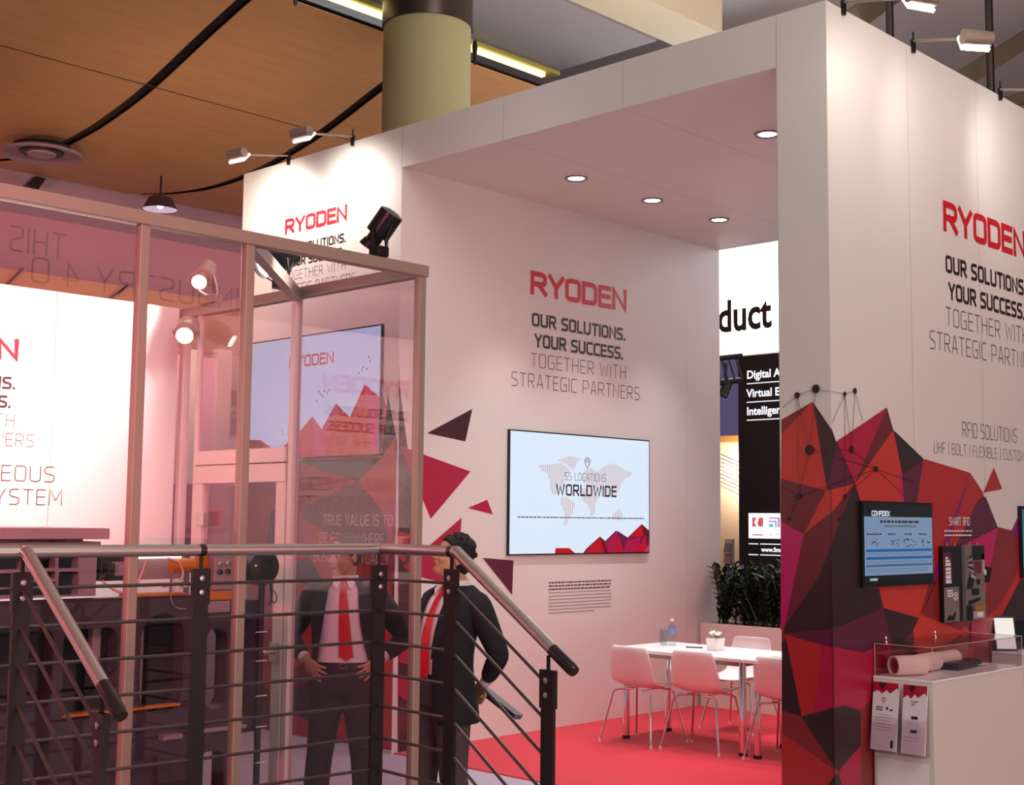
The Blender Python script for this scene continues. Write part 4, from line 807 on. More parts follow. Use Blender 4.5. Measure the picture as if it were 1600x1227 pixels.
def zz(i, x, y, n, lab):
    t = thing('glossy_plant', lab, 'plant', (x, y, PZ-.02), 0, 'plants in the planter box'); rnd = random.Random(100+i)
    for k in range(n):
        a = rnd.uniform(0, 6.28); tilt = rnd.uniform(.05, .38); L = rnd.uniform(.36, .62); d = V((math.cos(a)*tilt, math.sin(a)*tilt, 1)).normalized()
        p0 = V((x+rnd.uniform(-.06, .06), y+rnd.uniform(-.09, .09), PZ-.03)); pts = [p0+d*L*s+V((math.cos(a), math.sin(a), 0))*.10*L*s*s for s in (0, .25, .5, .75, 1)]
        for p in pts: p.x = min(max(p.x, PX0-.12), PX1+.3); p.y = min(p.y, YA-.03) if p.x < XB+.05 else p.y
        b = MB(); b.tube(pts, [.010, .009, .007, .005, .002], 6); st = part('stem', b, 'leafy', t, True)
        b = MB()
        for m in range(20):
            s = .12+.88*m/19; f = s*4; j = min(int(f), 3); p = pts[j].lerp(pts[j+1], f-j); ax = (pts[j+1]-pts[j]).normalized()
            side = ax.cross(V((math.sin(a), -math.cos(a), .2))).normalized()*(1 if m % 2 else -1); rot = M.Rotation(rnd.uniform(-.7, .7), 3, ax); side = rot @ side
            dl = (side*.8+ax*.75).normalized(); nn = dl.cross(ax).normalized(); up = nn.cross(dl).normalized(); ll = rnd.uniform(.075, .115); w = ll*.27
            q = [p, p+dl*ll*.35+nn*w+up*.004, p+dl*ll*.7+nn*w*.8, p+dl*ll, p+dl*ll*.7-nn*w*.8, p+dl*ll*.35-nn*w+up*.004, p+dl*ll*.5-up*.008]
            q = [V((v.x, min(v.y, YA-.012) if v.x < XB+.03 else v.y, v.z)) for v in q]
            b.add(q, [(0, 1, 6), (1, 2, 6), (2, 3, 6), (3, 4, 6), (4, 5, 6), (5, 0, 6)])
        part('leaflets', b, 'leaf', st, fixn=False)
zl = ['glossy green plant at the wall end of the planter', 'glossy green plant, second from the bay wall in the planter', 'glossy green plant, third from the bay wall in the planter', 'glossy green plant in the planter, last one left of the pillar', 'glossy green plant in the planter at the pillar edge']
for i in range(5): zz(i, 10.80+.03*(i % 2), 7.52-i*.235, 14, zl[i])

# ================================================================ neighbouring stands seen through the back opening
SX = 14.2
PS = Plane((SX, 0, 0), (0, -1, 0))
a = at(1124, 560, 0, SX); c = at(1219, 548, 0, SX); tp = at(1170, 372, 0, SX)
t = thing('lightbox_sign', 'big white lightbox with dark lettering beyond the bay', 'sign', (SX, a.y, a.z))
b = MB(); b.box((SX+.01, a.y-5, a.z), (SX+.25, a.y+1.2, tp.z+.6)); part('housing', b, 'counter', t)
b = MB(); rect(b, PS, -a.y-1.2, a.z+.02, -a.y+5, tp.z+.6, .0); part('lit_face', b, 'litsign', t)
l = at(1124, 519, 0, SX); r_ = at(1216, 505, 0, SX); k = at(1150, 463, 0, SX)
b = MB()
ftext(b, PS, 'duct', -at(1121.5, 520, 0, SX).y, l.z, .42, .006, 0, .80, .016); part('sign_lettering', b, 'ink', t)
a2 = at(1153, 556, 0, SX-.02)
t = thing('black_sign_tower', 'black sign tower with white lettering under the lightbox', 'sign', (SX, a2.y, 0))
b = MB(); b.box((SX-.02, a2.y-4.5, 0), (SX+.35, a2.y, a.z-.01)); part('tower', b, mat('tower_black', (24, 20, 22), .5), t)
PT = Plane((SX-.022, 0, 0), (0, -1, 0)); b = MB()
for y, s in ((592, 'Digital Ar'), (621, 'Virtual En'), (649, 'Intelligen')):
    q = at(1167, y, 0, SX-.02); ftext(b, PT, s, -q.y, q.z, .105, .003, 0, .98, .004); z = at(1167, y+8, 0, SX-.02).z; rect(b, PT, -q.y, z-.006, -q.y+1.2, z+.006, .003)
q = at(1200, 864, 0, SX-.02); q0 = at(1170, 855, 0, SX-.02); ftext(b, PT, 'www.Smart', -at(1190, 862, 0, SX-.02).y, at(1190, 862, 0, SX-.02).z, .055, .003, 0, 1, .003)
for y in (850, 867):
    z = at(1180, y, 0, SX-.02).z; rect(b, PT, -at(1170, y, 0, SX-.02).y, z-.006, -at(1185, y, 0, SX-.02).y, z+.006, .003); rect(b, PT, -at(1188, y, 0, SX-.02).y, z-.006, -at(1235, y, 0, SX-.02).y, z+.006, .003)
part('sign_lettering', b, emis('sign_text', (240, 240, 250), 1.2), t, label='white lettering')
q1, q2 = at(1170, 802, 0, SX-.02), at(1260, 843, 0, SX-.02); b = MB(); rect(b, PT, -q1.y, q2.z, -q2.y, q1.z, .004); pn = part('logo_panel', b, emis('logo_panel_white', (255, 255, 255), 1.1), t, label='small lit panel with a red and a purple mark')
b = MB(); L = lambda x0, y0, x1, y1, m: (lambda p, q: rect(b, PT, -p.y, q.z, -q.y, p.z, .007, m))(at(x0, y0, 0, SX-.02), at(x1, y1, 0, SX-.02))
b.poly([PT.p(-at(x, y, 0, SX-.02).y, at(x, y, 0, SX-.02).z, .007) for x, y in ((1176, 809), (1182, 809), (1179, 817), (1183, 823), (1176, 823))], 0); b.poly([PT.p(-at(x, y, 0, SX-.02).y, at(x, y, 0, SX-.02).z, .007) for x, y in ((1187, 809), (1193, 809), (1193, 823), (1186, 823), (1184, 818))], 0)
L(1176, 835, 1193, 837, 0); L(1202, 809, 1219, 811, 1); L(1216, 811, 1219, 824, 1); L(1202, 814, 1214, 816, 2); L(1212, 816, 1214, 824, 2); L(1202, 819, 1209, 824, 3); L(1202, 835, 1208, 836, 4); L(1212, 835, 1219, 836, 4)
part('printed_mark', b, [emis('mark_red', (225, 90, 90), .9), emis('mark_violet', (200, 120, 210), .9), emis('mark_blue', (110, 130, 210), .9), emis('mark_green', (120, 210, 190), .9), emis('mark_grey', (170, 170, 190), .9)], pn)
# far stand: lilac wall, truss, lit tan wall, ochre band, brochure rack
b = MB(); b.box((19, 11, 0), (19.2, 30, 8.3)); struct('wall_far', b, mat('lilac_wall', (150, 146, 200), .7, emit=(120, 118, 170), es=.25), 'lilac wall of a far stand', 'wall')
a = at(1120, 682, 0, 17); c = at(1160, 900, 0, 17)
b = MB(); b.box((17, c.y-.4, 0), (17.15, a.y+.6, a.z-.06)); tn = struct('wall_tan', b, mat('tan_wall', (236, 206, 176), .7), 'warm tan wall of a far stand', 'wall')
b = MB(); b.box((16.97, c.y-.4, a.z-.10), (17.2, a.y+.6, a.z)); part('fascia', b, mat('ochre', (190, 140, 70), .6), tn)
b = MB()
for i in range(9): z = a.z-.4-.06*i; b.tube([V((16.98, a.y+.5, z+.35)), V((16.98, c.y-.3, z-.15))], .004, 4)
part('wire', b, 'thin', tn)
g = at(1140, 735, 0, 16.6); lamp('tan_wall_lamp', 'POINT', g, 55, (1, .85, .68), None, .1)
t = thing('lighting_truss', 'dark truss section beyond the bay opening', 'truss', dep(1138, 580, 15.6))
P = dep(1105, 562, 15.6), dep(1160, 556, 15.6), dep(1105, 600, 15.6), dep(1160, 594, 15.6)
b = MB(); b.tube([P[0], P[1]], .035, 8); b.tube([P[2], P[3]], .035, 8); part('chord', b, 'black', t)
for p in (P[0],): b = MB(); b.tube([p, V((p.x, p.y, 8.9))], .012, 6); part('hanger', b, 'steeld', t)
for i in range(5): f = i/5; b = MB(); b.tube([P[0].lerp(P[1], f), P[2].lerp(P[3], f+.2)], .014, 6); part('lattice', b, 'steeld', t)
t = thing('hanging_spotlight', 'black spotlight clamped under the dark truss', 'light', dep(1136, 610, 15.5))
b = MB(); a = dep(1134, 607, 15.6); b.lathe([(.03, -.10), (.055, -.09), (.06, .08), (.066, .10)], a, (-.3, .2, -.8), 16); part('housing', b, 'black', t, 40); b = MB(); b.tube([a+V((0, 0, .05)), a+V((0, 0, .30))], .02, 8); part('clamp', b, 'black', t)
t = thing('brochure_rack', 'slim white brochure rack beyond the planter', 'rack', at(1140, 960, 0, 15)); 
A0, A1 = at(1131, 848, 0, 15), at(1144, 945, 0, 15)
b = MB(); b.box((15.02, A1.y, 0), (15.06, A0.y, A0.z+.05)); part('back_board', b, 'counter', t); PB = Plane((14.99, 0, 0), (0, -1, 0))
for i, (y, m) in enumerate(((852, (150, 150, 170)), (867, (190, 150, 150)), (882, (110, 100, 120)), (897, (60, 50, 60)), (912, (160, 165, 185)))):
    z = at(1137, y, 0, 15).z; b = MB(); b.obox((15.0, (A0.y+A1.y)/2, z-.04), (0, (A0.y-A1.y)/2*.92, 0), (.02, 0, .06), (.004, 0, -.002)); part('brochure', b, mat('brochure_%d' % i, m, .5), t)
    b = MB(); b.box((14.96, A1.y, z-.115), (15.02, A0.y, z-.10)); part('shelf', b, 'counter', t)
b = MB(); A0, A1 = at(1144, 885, 0, 15.3), at(1154, 960, 0, 15.3); b.box((15.3, A1.y-.1, 0), (15.6, A0.y, A0.z)); b.box((15.28, A1.y-.1, A0.z), (15.62, A0.y+.02, A0.z+.03)); tag(part('info_pedestal', b, 'counter', None), 'pale pedestal beside the brochure rack', 'pedestal')

# ================================================================ stands far left, seen through the clear panels
b = MB(); a = at(270, 545, 1, 10.6); c = at(345, 720, 1, 10.6)
def sx(name, x0, y0, x1, y1, yp, th, m, par=None, bev=0): p, q = at(x0, y0, 1, yp), at(x1, y1, 1, yp); b = MB(); b.box((p.x, yp, max(0, q.z)), (q.x, yp+th, p.z), bev); return part(name, b, m, par)
t = thing('partition_frame', 'pale pink partition with a white top rail behind the clear stand door', 'partition', at(310, 1080, 1, 10.6))
MT['pinkp'] = mat('pale_partition', (214, 176, 190), .7); MT['greyp'] = mat('grey_banner', (122, 98, 118), .7)
sx('panel', 260, 552, 342, 1080, 10.6, .05, 'pinkp', t); sx('top_rail', 260, 543, 346, 553, 10.58, .09, 'aluw', t); sx('upright', 341, 545, 347, 1080, 10.57, .09, 'aluw', t); sx('upright', 288, 545, 293, 1080, 10.57, .09, 'aluw', t)
t = thing('shelf_wall', 'cream back wall with a dark shelf slot behind the clear stand', 'cabinet', at(365, 1080, 1, 11.6))
sx('panel', 330, 552, 400, 1080, 11.6, .06, 'counter', t); sx('dark_slot', 330, 606, 400, 636, 11.57, .03, mat('brown_slot', (150, 100, 90), .7), t); sx('dark_slot', 330, 650, 400, 682, 11.57, .03, 'greyp', t); sx('shelf', 330, 636, 400, 646, 11.5, .1, 'aluw', t); sx('lit_strip', 330, 712, 400, 720, 11.55, .04, emis('strip_white', (245, 235, 250), 1.2), t)
t = thing('grey_banner', 'grey exhibitor banner with a red stripe seen through the stand door', 'banner', at(320, 1080, 1, 9.98))
sx('panel', 250, 755, 370, 1400, 10.0, .04, 'greyp', t); sx('stripe', 258, 793, 282, 798, 9.985, .01, 'logo', t); sx('stripe', 312, 793, 348, 799, 9.985, .01, 'logo', t)
PG = Plane((0, 9.985, 0), (1, 0, 0)); q = at(274, 819, 1, 9.985); b = MB(); ftext(b, PG, 's', q.x, q.z, .075, .002, 0, 1, .008); q = at(334, 817, 1, 9.985); ftext(b, PG, 'k', q.x, q.z, .085, .002, 0, 1, .006, .25); part('banner_lettering', b, 'logo', t, label='red banner lettering')
b = MB(); q = at(270, 833, 1, 9.985); ftext(b, PG, 'automatisieren', q.x, q.z, .065, .002, 0, 1.0, .002, .2); part('banner_lettering', b, 'ink', t, label='dark banner lettering')

# ================================================================ right-hand display counters
CX0, CX1, CY0, CZT = 7.145, 8.37, 3.57, .885
def counter(name, lab, x0, x1, y0, y1, z):
    t = thing(name, lab, 'counter', ((x0+x1)/2, (y0+y1)/2, 0))
    b = MB(); b.box((x0, y0, 0), (x1, y1, z-.012), .002); part('body', b, 'counter', t); b = MB(); b.box((x0-.003, y0-.003, z-.012), (x1+.003, y1, z), .003); part('top', b, 'table', t); return t
ct = counter('display_counter', 'white display counter by the facet wall with an acrylic cover on top', CX0, CX1, CY0, YC-.003-.006, CZT)
b = MB(); rect(b, Plane((CX0-.001, 0, 0), (0, -1, 0)), -YC+.03, .05, -CY0-.03, .42, .001); part('plinth_panel', b, 'table', ct)
cv = thing('acrylic_cover', 'clear acrylic box cover standing on the display counter', 'display case', (CX0, CY0, CZT))
ch = .185; x0, x1, y0, y1 = CX0+.004, CX1-.004, CY0+.004, YC-.02
for lo, hi in (((x0, y0, 0), (x0+.005, y1, ch)), ((x1-.005, y0, 0), (x1, y1, ch)), ((x0, y0, 0), (x1, y0+.005, ch)), ((x0, y1-.005, 0), (x1, y1, ch)), ((x0, y0, ch-.005), (x1, y1, ch))):
    b = MB(); b.box(V(lo)+V((0, 0, CZT+.001)), V(hi)+V((0, 0, CZT+.001))); part('acrylic_pane', b, 'glass', cv)
b = MB(); E = mat('acrylic_edge', (226, 206, 190), .25, spec=.8)
for p, q in (((x0, y0, 0), (x0, y0, ch)), ((x0, y0, ch), (x1, y0, ch)), ((x0, y0, ch), (x0, y1, ch)), ((x0, y1, 0), (x0, y1, ch)), ((x1, y0, 0), (x1, y0, ch)), ((x1, y0, ch), (x1, y1, ch))):
    b = MB(); b.tube([V(p)+V((0, 0, CZT+.001)), V(q)+V((0, 0, CZT+.001))], .0016, 6); part('polished_edge', b, E, cv)
for x, y in ((1354, 990), (1446, 982)):
    q = at(x, y+12, 2, CZT+ch+.003); q.y = min(q.y, y1-.03); b = MB(); b.lathe([(.012, 0), (.012, .006), (.006, .01), (.007, .02), (.012, .026), (.008, .034)], q, seg=14); part('lock_knob', b, 'chrome', cv, 40)
# frosted tag reels, cards and black box under the cover
def reel(lab, x, y, L, R, ang):
    c = V((x, y, CZT+R+.002)); d = V((math.cos(ang), math.sin(ang), 0)); t = thing('label_roll', lab, 'roll', c)
    b = MB(); b.lathe([(R*.82, -L/2), (R, -L/2), (R, L/2), (R*.82, L/2), (R*.80, -L/2)], c, d, 32, cap=False); part('film', b, mat('frosted_film', (246, 224, 210), .45), t, 40)
    b = MB(); b.lathe([(R*.78, -L/2+.01), (R*.78, L/2-.01)], c, d, 32, cap=False); part('core', b, mat('pink_core', (200, 90, 90), .5), t, 40)
q = at(1372, 1036, 2, CZT+.05); reel('frosted roll of labels under the acrylic cover, nearest the left edge', 7.30, 3.80, .21, .058, -.45)
q = at(1420, 1030, 2, CZT+.05); reel('frosted roll of labels in the middle under the acrylic cover', 7.56, 3.82, .26, .055, .05)
q = at(1475, 1024, 2, CZT+.05); reel('frosted roll of labels furthest right under the acrylic cover', 7.90, 3.86, .26, .05, .02)
q = at(1443, 1046, 2, CZT+.001); q2 = at(1535, 1040, 2, CZT); b = MB(); b.obox(V((q2.x-.23, q2.y+.05, CZT+.022)), V((.20, .02, 0)), V((-.008, .075, 0)), (0, 0, .02)); t = part('black_case', b, 'black', None); tag(t, 'flat black box under the acrylic cover', 'box')
for i, (x, y, lab) in enumerate(((1420, 1048, 'jagged red and white leaflet lying open under the acrylic cover'), (1500, 1027, 'pink printed leaflet behind the black box under the cover'))):
    q = at(x, y, 2, CZT+.004); t = thing('leaflet', lab, 'leaflet', q)
    if i == 1: q = V((8.12, 3.78, CZT+.004))
    b = MB(); b.obox(q+V((0, 0, .004)), V((.10, -.02, 0)), V((.01, .04, 0)), (0, 0, .002)); part('sheet', b, 'paper', t)
    b = MB(); b.poly([q+V((-.10, .06, .0075)), q+V((-.09, -.015, .0075)), q+V((-.04, .02, .0075)), q+V((-.02, -.01, .0075)), q+V((.03, .03, .0075)), q+V((.11, .015, .0075))]); part('printed_top', b, 'g_mag', t)
# leaflet holders on the counter's end
def holder(lab1, lab2, ya, yb, kind):
    t = thing('leaflet_holder', lab1, 'leaflet holder', (CX0-.01, (ya+yb)/2, .58))
    X0 = CX0-.012; zt, zb = CZT-.035, .47; lean = .075
    b = MB(); b.add([(X0, ya, zt-.03), (X0, yb, zt-.03), (X0-lean, yb, zb), (X0-lean, ya, zb)], [(0, 1, 2, 3)]); q = MB(); q.obox((X0-.0, (ya+yb)/2, (zt+zb)/2), (.002, 0, 0), (0, (ya-yb)/2, 0), (0, 0, (zt-zb)/2)); part('back_plate', q, 'glass', t)
    q = MB(); q.obox((X0-lean*.5-.012, (ya+yb)/2, zb+.11), V((lean*.42, 0, .14)).normalized()*.11, (0, (ya-yb)/2, 0), V((.14, 0, -lean*.42)).normalized()*.0015); part('front_lip', q, 'glass', t); q = MB(); q.obox((X0-lean*.5, (ya+yb)/2, zb-.004), (lean*.5+.01, 0, 0), (0, (ya-yb)/2, 0), (0, 0, .003)); part('bottom_lip', q, 'glass', t)
    lf = thing('leaflet', lab2, 'leaflet', (X0-.03, (ya+yb)/2, zb)); ym = (ya+yb)/2; w = (ya-yb)*.94
    o = V((X0-lean*.78, ym, zb+.004)); vv = V((lean*.70, 0, zt-zb)); H = vv.length; pl = Plane(o+V((0, w/2, 0)), (0, -1, 0), vv.normalized())
    pl.n = pl.u.cross(pl.v)
    if pl.n.x > 0: pl.n = -pl.n
    b = MB(); b.prism([pl.p(0, 0), pl.p(w, 0), pl.p(w, H), pl.p(0, H)], -pl.n, .012); part('sheet_stack', b, 'paper', lf)
    b = MB(); zz_ = [(0, .84), (.20, .88), (.36, .83), (.54, .89), (.68, .84), (.94, .93), (1, .90)] if kind == 0 else [(0, .80), (.20, .85), (.34, .80), (.50, .87), (.62, .82), (.90, .90), (1, .86)]
    b.poly([pl.p(0, H, .001), pl.p(w, H, .001)]+[pl.p(u*w, v*H, .001) for u, v in zz_[::-1]], 0); b.poly([pl.p(.2*w, .99*H, .0015), pl.p(.52*w, .99*H, .0015), pl.p(.36*w, .88*H, .0015)], 1); b.poly([pl.p(.55*w, .99*H, .0015), pl.p(.9*w, .99*H, .0015), pl.p(.7*w, .88*H, .0015)], 2)
    r = random.Random(kind); greek(b, pl, .35*w, .755*H, .3*w, .006, .001, 0, r); greek(b, pl, .36*w, .72*H, .26*w, .006, .001, 3, r); greek(b, pl, .38*w, .70*H, .22*w, .005, .001, 3, r)
    if kind == 0:
        for u in (.22, .36): b.lathe([(.001, 0), (.001, .0001)], pl.p(u*w, .6*H), pl.n, 4); rect(b, pl, u*w-.01, .58*H, u*w+.008, .64*H, .001, 4); rect(b, pl, u*w-.006, .595*H, u*w+.004, .625*H, .0014, 5)
        rect(b, pl, .55*w, .60*H, .63*w, .64*H, .001, 4); rect(b, pl, .68*w, .59*H, .82*w, .61*H, .001, 4); rect(b, pl, .78*w, .05*H, .88*w, .16*H, .001, 4)
        for i in range(6): greek(b, pl, .15*w, (.52-i*.045)*H, .7*w, .003, .001, 3, r)
    else:
        rect(b, pl, .38*w, .505*H, .66*w, .55*H, .001, 4); rect(b, pl, .37*w, .31*H, .65*w, .355*H, .001, 6)
        for i in range(4): greek(b, pl, .15*w, (.45-i*.03 if i < 2 else .34-i*.05)*H, .7*w, .003, .001, 3, r)
    part('print', b, ['g_crim', 'g_dark', 'g_red', 'greyprint', 'ink', 'paper', 'blueprint'], lf)
MT['greyprint'] = mat('grey_print', (150, 140, 150), .6); MT['blueprint'] = mat('blue_print', (50, 60, 120), .6)
holder('clear leaflet holder on the counter end, left one', 'stack of white leaflets with red peaks in the left holder', 3.935, 3.765, 0); holder('clear leaflet holder on the counter end, right one', 'stack of white leaflets with two dark bars in the right holder', 3.745, 3.590, 1)
# second counter and tablets
ct2 = counter('display_counter', 'second white counter cut off by the right edge', 8.74, 10.2, 3.45, YC-.01, .925)
b = MB(); q = at(1578, 1028, 1, 3.49); PK = Plane((8.738, 0, 0), (0, -1, 0)); rect(b, PK, -3.90, .55, -3.72, .86, .0, 0); rect(b, PK, -3.70, .55, -3.52, .86, .0, 0); r = random.Random(9)
for x in (-3.885, -3.685):
    for i in range(12): greek(b, PK, x, .57+i*.022, .11, .004, .001, 1, r)
part('paper_sheets', b, ['paper', 'greyprint'], ct2)
def tabstand(lab, c, w, h, rz, tilt, lit):
    t = thing('tablet_stand', lab, 'tablet', c, rz)
    Rm = M.Translation(V(c)) @ M.Rotation(rz, 4, 'Z'); f = lambda x, y, z: Rm @ V((x, y, z))
    b = MB(); q = [f(-w/2, 0, .0), f(w/2, 0, .0), f(w/2, tilt, h), f(-w/2, tilt, h)]; n = (q[1]-q[0]).cross(q[3]-q[0]).normalized(); b.prism([p+n*.0 for p in q], -n, .012); part('case', b, mat('tablet_blue', (30, 40, 70), .4), t)
    b = MB(); cx_ = sum(q, V())/4; b.poly([cx_+(p-cx_)*.88+n*.001 for p in q]); part('display', b, lit, t)
    b = MB(); b.prism([f(-.06, tilt, h*.6), f(.06, tilt, h*.6), f(.06, .09, 0), f(-.06, .09, 0)], (0, 0, .01), 1); part('easel', b, 'black', t)
q = at(1562, 1016, 2, .93); tabstand('tilted tablet with a bright page on the second counter', (8.82, 3.87, .926), .15, .23, -.75, .05, emis('tablet_page', (250, 245, 235), .9))
tabstand('dark tablet at the right edge on the second counter', (9.03, 3.86, .926), .20, .20, -.3, .06, 'dkblue')
lamp('counter_fill', 'SPOT', (9.4, 3.2, 2.4), 16, (1, .95, .9), (9.0, 3.75, .9), .05, 60, .8)
lamp('counter_fill', 'SPOT', (7.6, 3.2, 3.6), 34, (1, .95, .9), (7.78, 3.76, .9), .05, 30, .8)  # unseen spot added to brighten the first counter top
# sample boards hung on the facet wall
def board(lab, x0, y0, x1, y1, fn, mats):
    p, q = at(x0, y0, 1, YC-.02), at(x1, y1, 1, YC-.02); t = thing('sample_board', lab, 'display board', ((p.x+q.x)/2, YC-.02, q.z))
    b = MB(); b.box((p.x, YC-.035, q.z), (q.x, YC-.012, p.z)); part('board', b, mats[0], t)
    pl = Plane((p.x, YC-.036, q.z), (1, 0, 0)); b = MB(); fn(b, pl, q.x-p.x, p.z-q.z); part('mounted_samples', b, mats, t)
    for u in (.3, .7): b = MB(); b.tube([pl.p(u*(q.x-p.x), p.z-q.z, -.01), pl.p(u*(q.x-p.x), p.z-q.z+.02, -.01)], .004, 6); part('hook', b, 'steel', t)
def boardA(b, pl, w, h):
    rect(b, pl, 0, .50*h, .45*w, .92*h, .001, 1); rect(b, pl, .02*w, 0, .82*w, .46*h, .001, 2)
    for v0, v1, u in ((.83, .86, .25), (.79, .82, .35), (.74, .78, .40), (.68, .72, .40), (.63, .67, .40), (.57, .62, .40), (.51, .56, .42)): rect(b, pl, .12*w, v0*h, u*w, v1*h, .002, 3)
    for i in range(3):
        for j in range(3): rect(b, pl, (.18+.1*i)*w, (.33+.035*j)*h, (.26+.1*i)*w, (.355+.035*j)*h, .003, 3)
    rect(b, pl, .48*w, .30*h, .74*w, .32*h, .003, 3); rect(b, pl, .48*w, .345*h, .74*w, .365*h, .003, 3); rect(b, pl, .55*w, .28*h, .60*w, .39*h, .003, 3); rect(b, pl, .64*w, .28*h, .69*w, .39*h, .003, 3)
    b.poly([pl.p(.1*w, .02*h, .003), pl.p(.55*w, .02*h, .003), pl.p(.62*w, .14*h, .003), pl.p(.4*w, .07*h, .003), pl.p(.25*w, .10*h, .003)], 0)
board('narrow dark sample board with white labels on the facet wall, left one', 1469, 854, 1501, 970, boardA, ['blackm', 'g_plum', 'greyp2', 'paper'] if not MT.update(greyp2=mat('sample_grey', (120, 108, 104), .5)) else 0)
def boardB(b, pl, w, h):
    r = random.Random(8)
    for i in range(6): b.poly([pl.p(.05*w, (.70+.02*i)*h, .003), pl.p((.4-.02*i)*w, (.62+.045*i)*h, .003+.0003*i), pl.p((.42-.02*i)*w, (.65+.045*i)*h, .003+.0003*i)], 1 if i % 2 else 2)
    rect(b, pl, .36*w, .80*h, .98*w, .99*h, .002, 1); rect(b, pl, .45*w, .62*h, .8*w, .78*h, .002, 3); rect(b, pl, .85*w, .60*h, .98*w, .88*h, .002, 2)
    b.poly([pl.p(.02*w, .42*h, .004), pl.p(.3*w, .42*h, .004), pl.p(.5*w, .60*h, .004), pl.p(.2*w, .62*h, .004)], 1); b.poly([pl.p(.2*w, .58*h, .006), pl.p(.45*w, .54*h, .006), pl.p(.5*w, .57*h, .006), pl.p(.25*w, .62*h, .006)], 2)
    rect(b, pl, .3*w, .33*h, .65*w, .42*h, .003, 1); rect(b, pl, .55*w, .47*h, .72*w, .54*h, .003, 1); b.poly([pl.p(.1*w, .2*h, .003), pl.p(.7*w, .26*h, .003), pl.p(.75*w, .30*h, .003), pl.p(.1*w, .26*h, .003)], 1)
    rect(b, pl, 0, 0, .3*w, .2*h, .003, 1); rect(b, pl, .35*w, .13*h, .9*w, .19*h, .012, 4); rect(b, pl, .35*w, .02*h, .9*w, .12*h, .003, 2); rect(b, pl, .5*w, .04*h, .8*w, .10*h, .006, 5)
board('narrow grey sample board with cables and an orange strip on the facet wall', 1504, 852, 1537, 967, boardB, ['greyp2', 'blackm', 'sgrey', 'g_mar', 'amber', 'paper'] if not MT.update(sgrey=mat('sample_light', (176, 164, 158), .5)) else 0)
t = thing('sample_tag', 'black and white tag sample sticking out beside the grey sample board', 'tag', at(1538, 900, 1, YC-.02)); q = at(1538, 897, 1, YC-.03)
b = MB(); b.obox(q, (.045, -.02, -.01), (.02, -.0, .05), (0, .003, 0)); part('tag_plate', b, 'blackm', t); b = MB(); b.lathe([(.02, 0), (.02, .006)], q+V((-.01, -.008, .01)), (.2, -1, 0), 16); part('disc', b, 'paper', t)

# banner behind the camera, read from mirrored lettering; pink glow added for haze
def mir(x, y): p = at(x, y, 1, 15.5); return V((p.x, 2*EY-15.5, p.z))
p, q = mir(-160, 300), mir(378, 850); t = thing('veil_banner', 'mirrored banner with dark lettering, its pink glow added to veil the clear panels', 'sign', ((p.x+q.x)/2, p.y, q.z))
b = MB(); b.box((p.x, p.y-.12, q.z), (q.x, p.y-.01, p.z)); part('housing', b, 'aluw', t)
b = MB(); b.add([(p.x, p.y, q.z), (q.x, p.y, q.z), (q.x, p.y, p.z), (p.x, p.y, p.z)], [(0, 1, 2, 3)]); part('lit_face', b, emis('banner_veil_pink', (255, 132, 138), 2.4), t)
PM = Plane((0, p.y, 0), (-1, 0, 0)); b = MB()
q0, q1 = mir(102, 362), mir(30, 362); hz = mir(70, 362).z-mir(70, 402).z; text(b, PM, 'THIS IS', 0, mir(66, 360).z, hz, (q0.x-q1.x)*1.9, .08, .26, left=-q0.x, off=.01)
q0, q1 = mir(372, 452), mir(235, 437); text(b, PM, 'INDUSTRY 4.0', 0, mir(310, 445).z+.03, hz, (q0.x-q1.x)*2.2, .08, .26, left=-q0.x, off=.01); part('sign_lettering', b, 'black', t)
b = MB(); [b.tube([(x, p.y-.06, p.z), (x, p.y-.06, 8.9)], .01, 6) for x in (p.x+.3, q.x-.3)]; part('hanger', b, 'steeld', t)
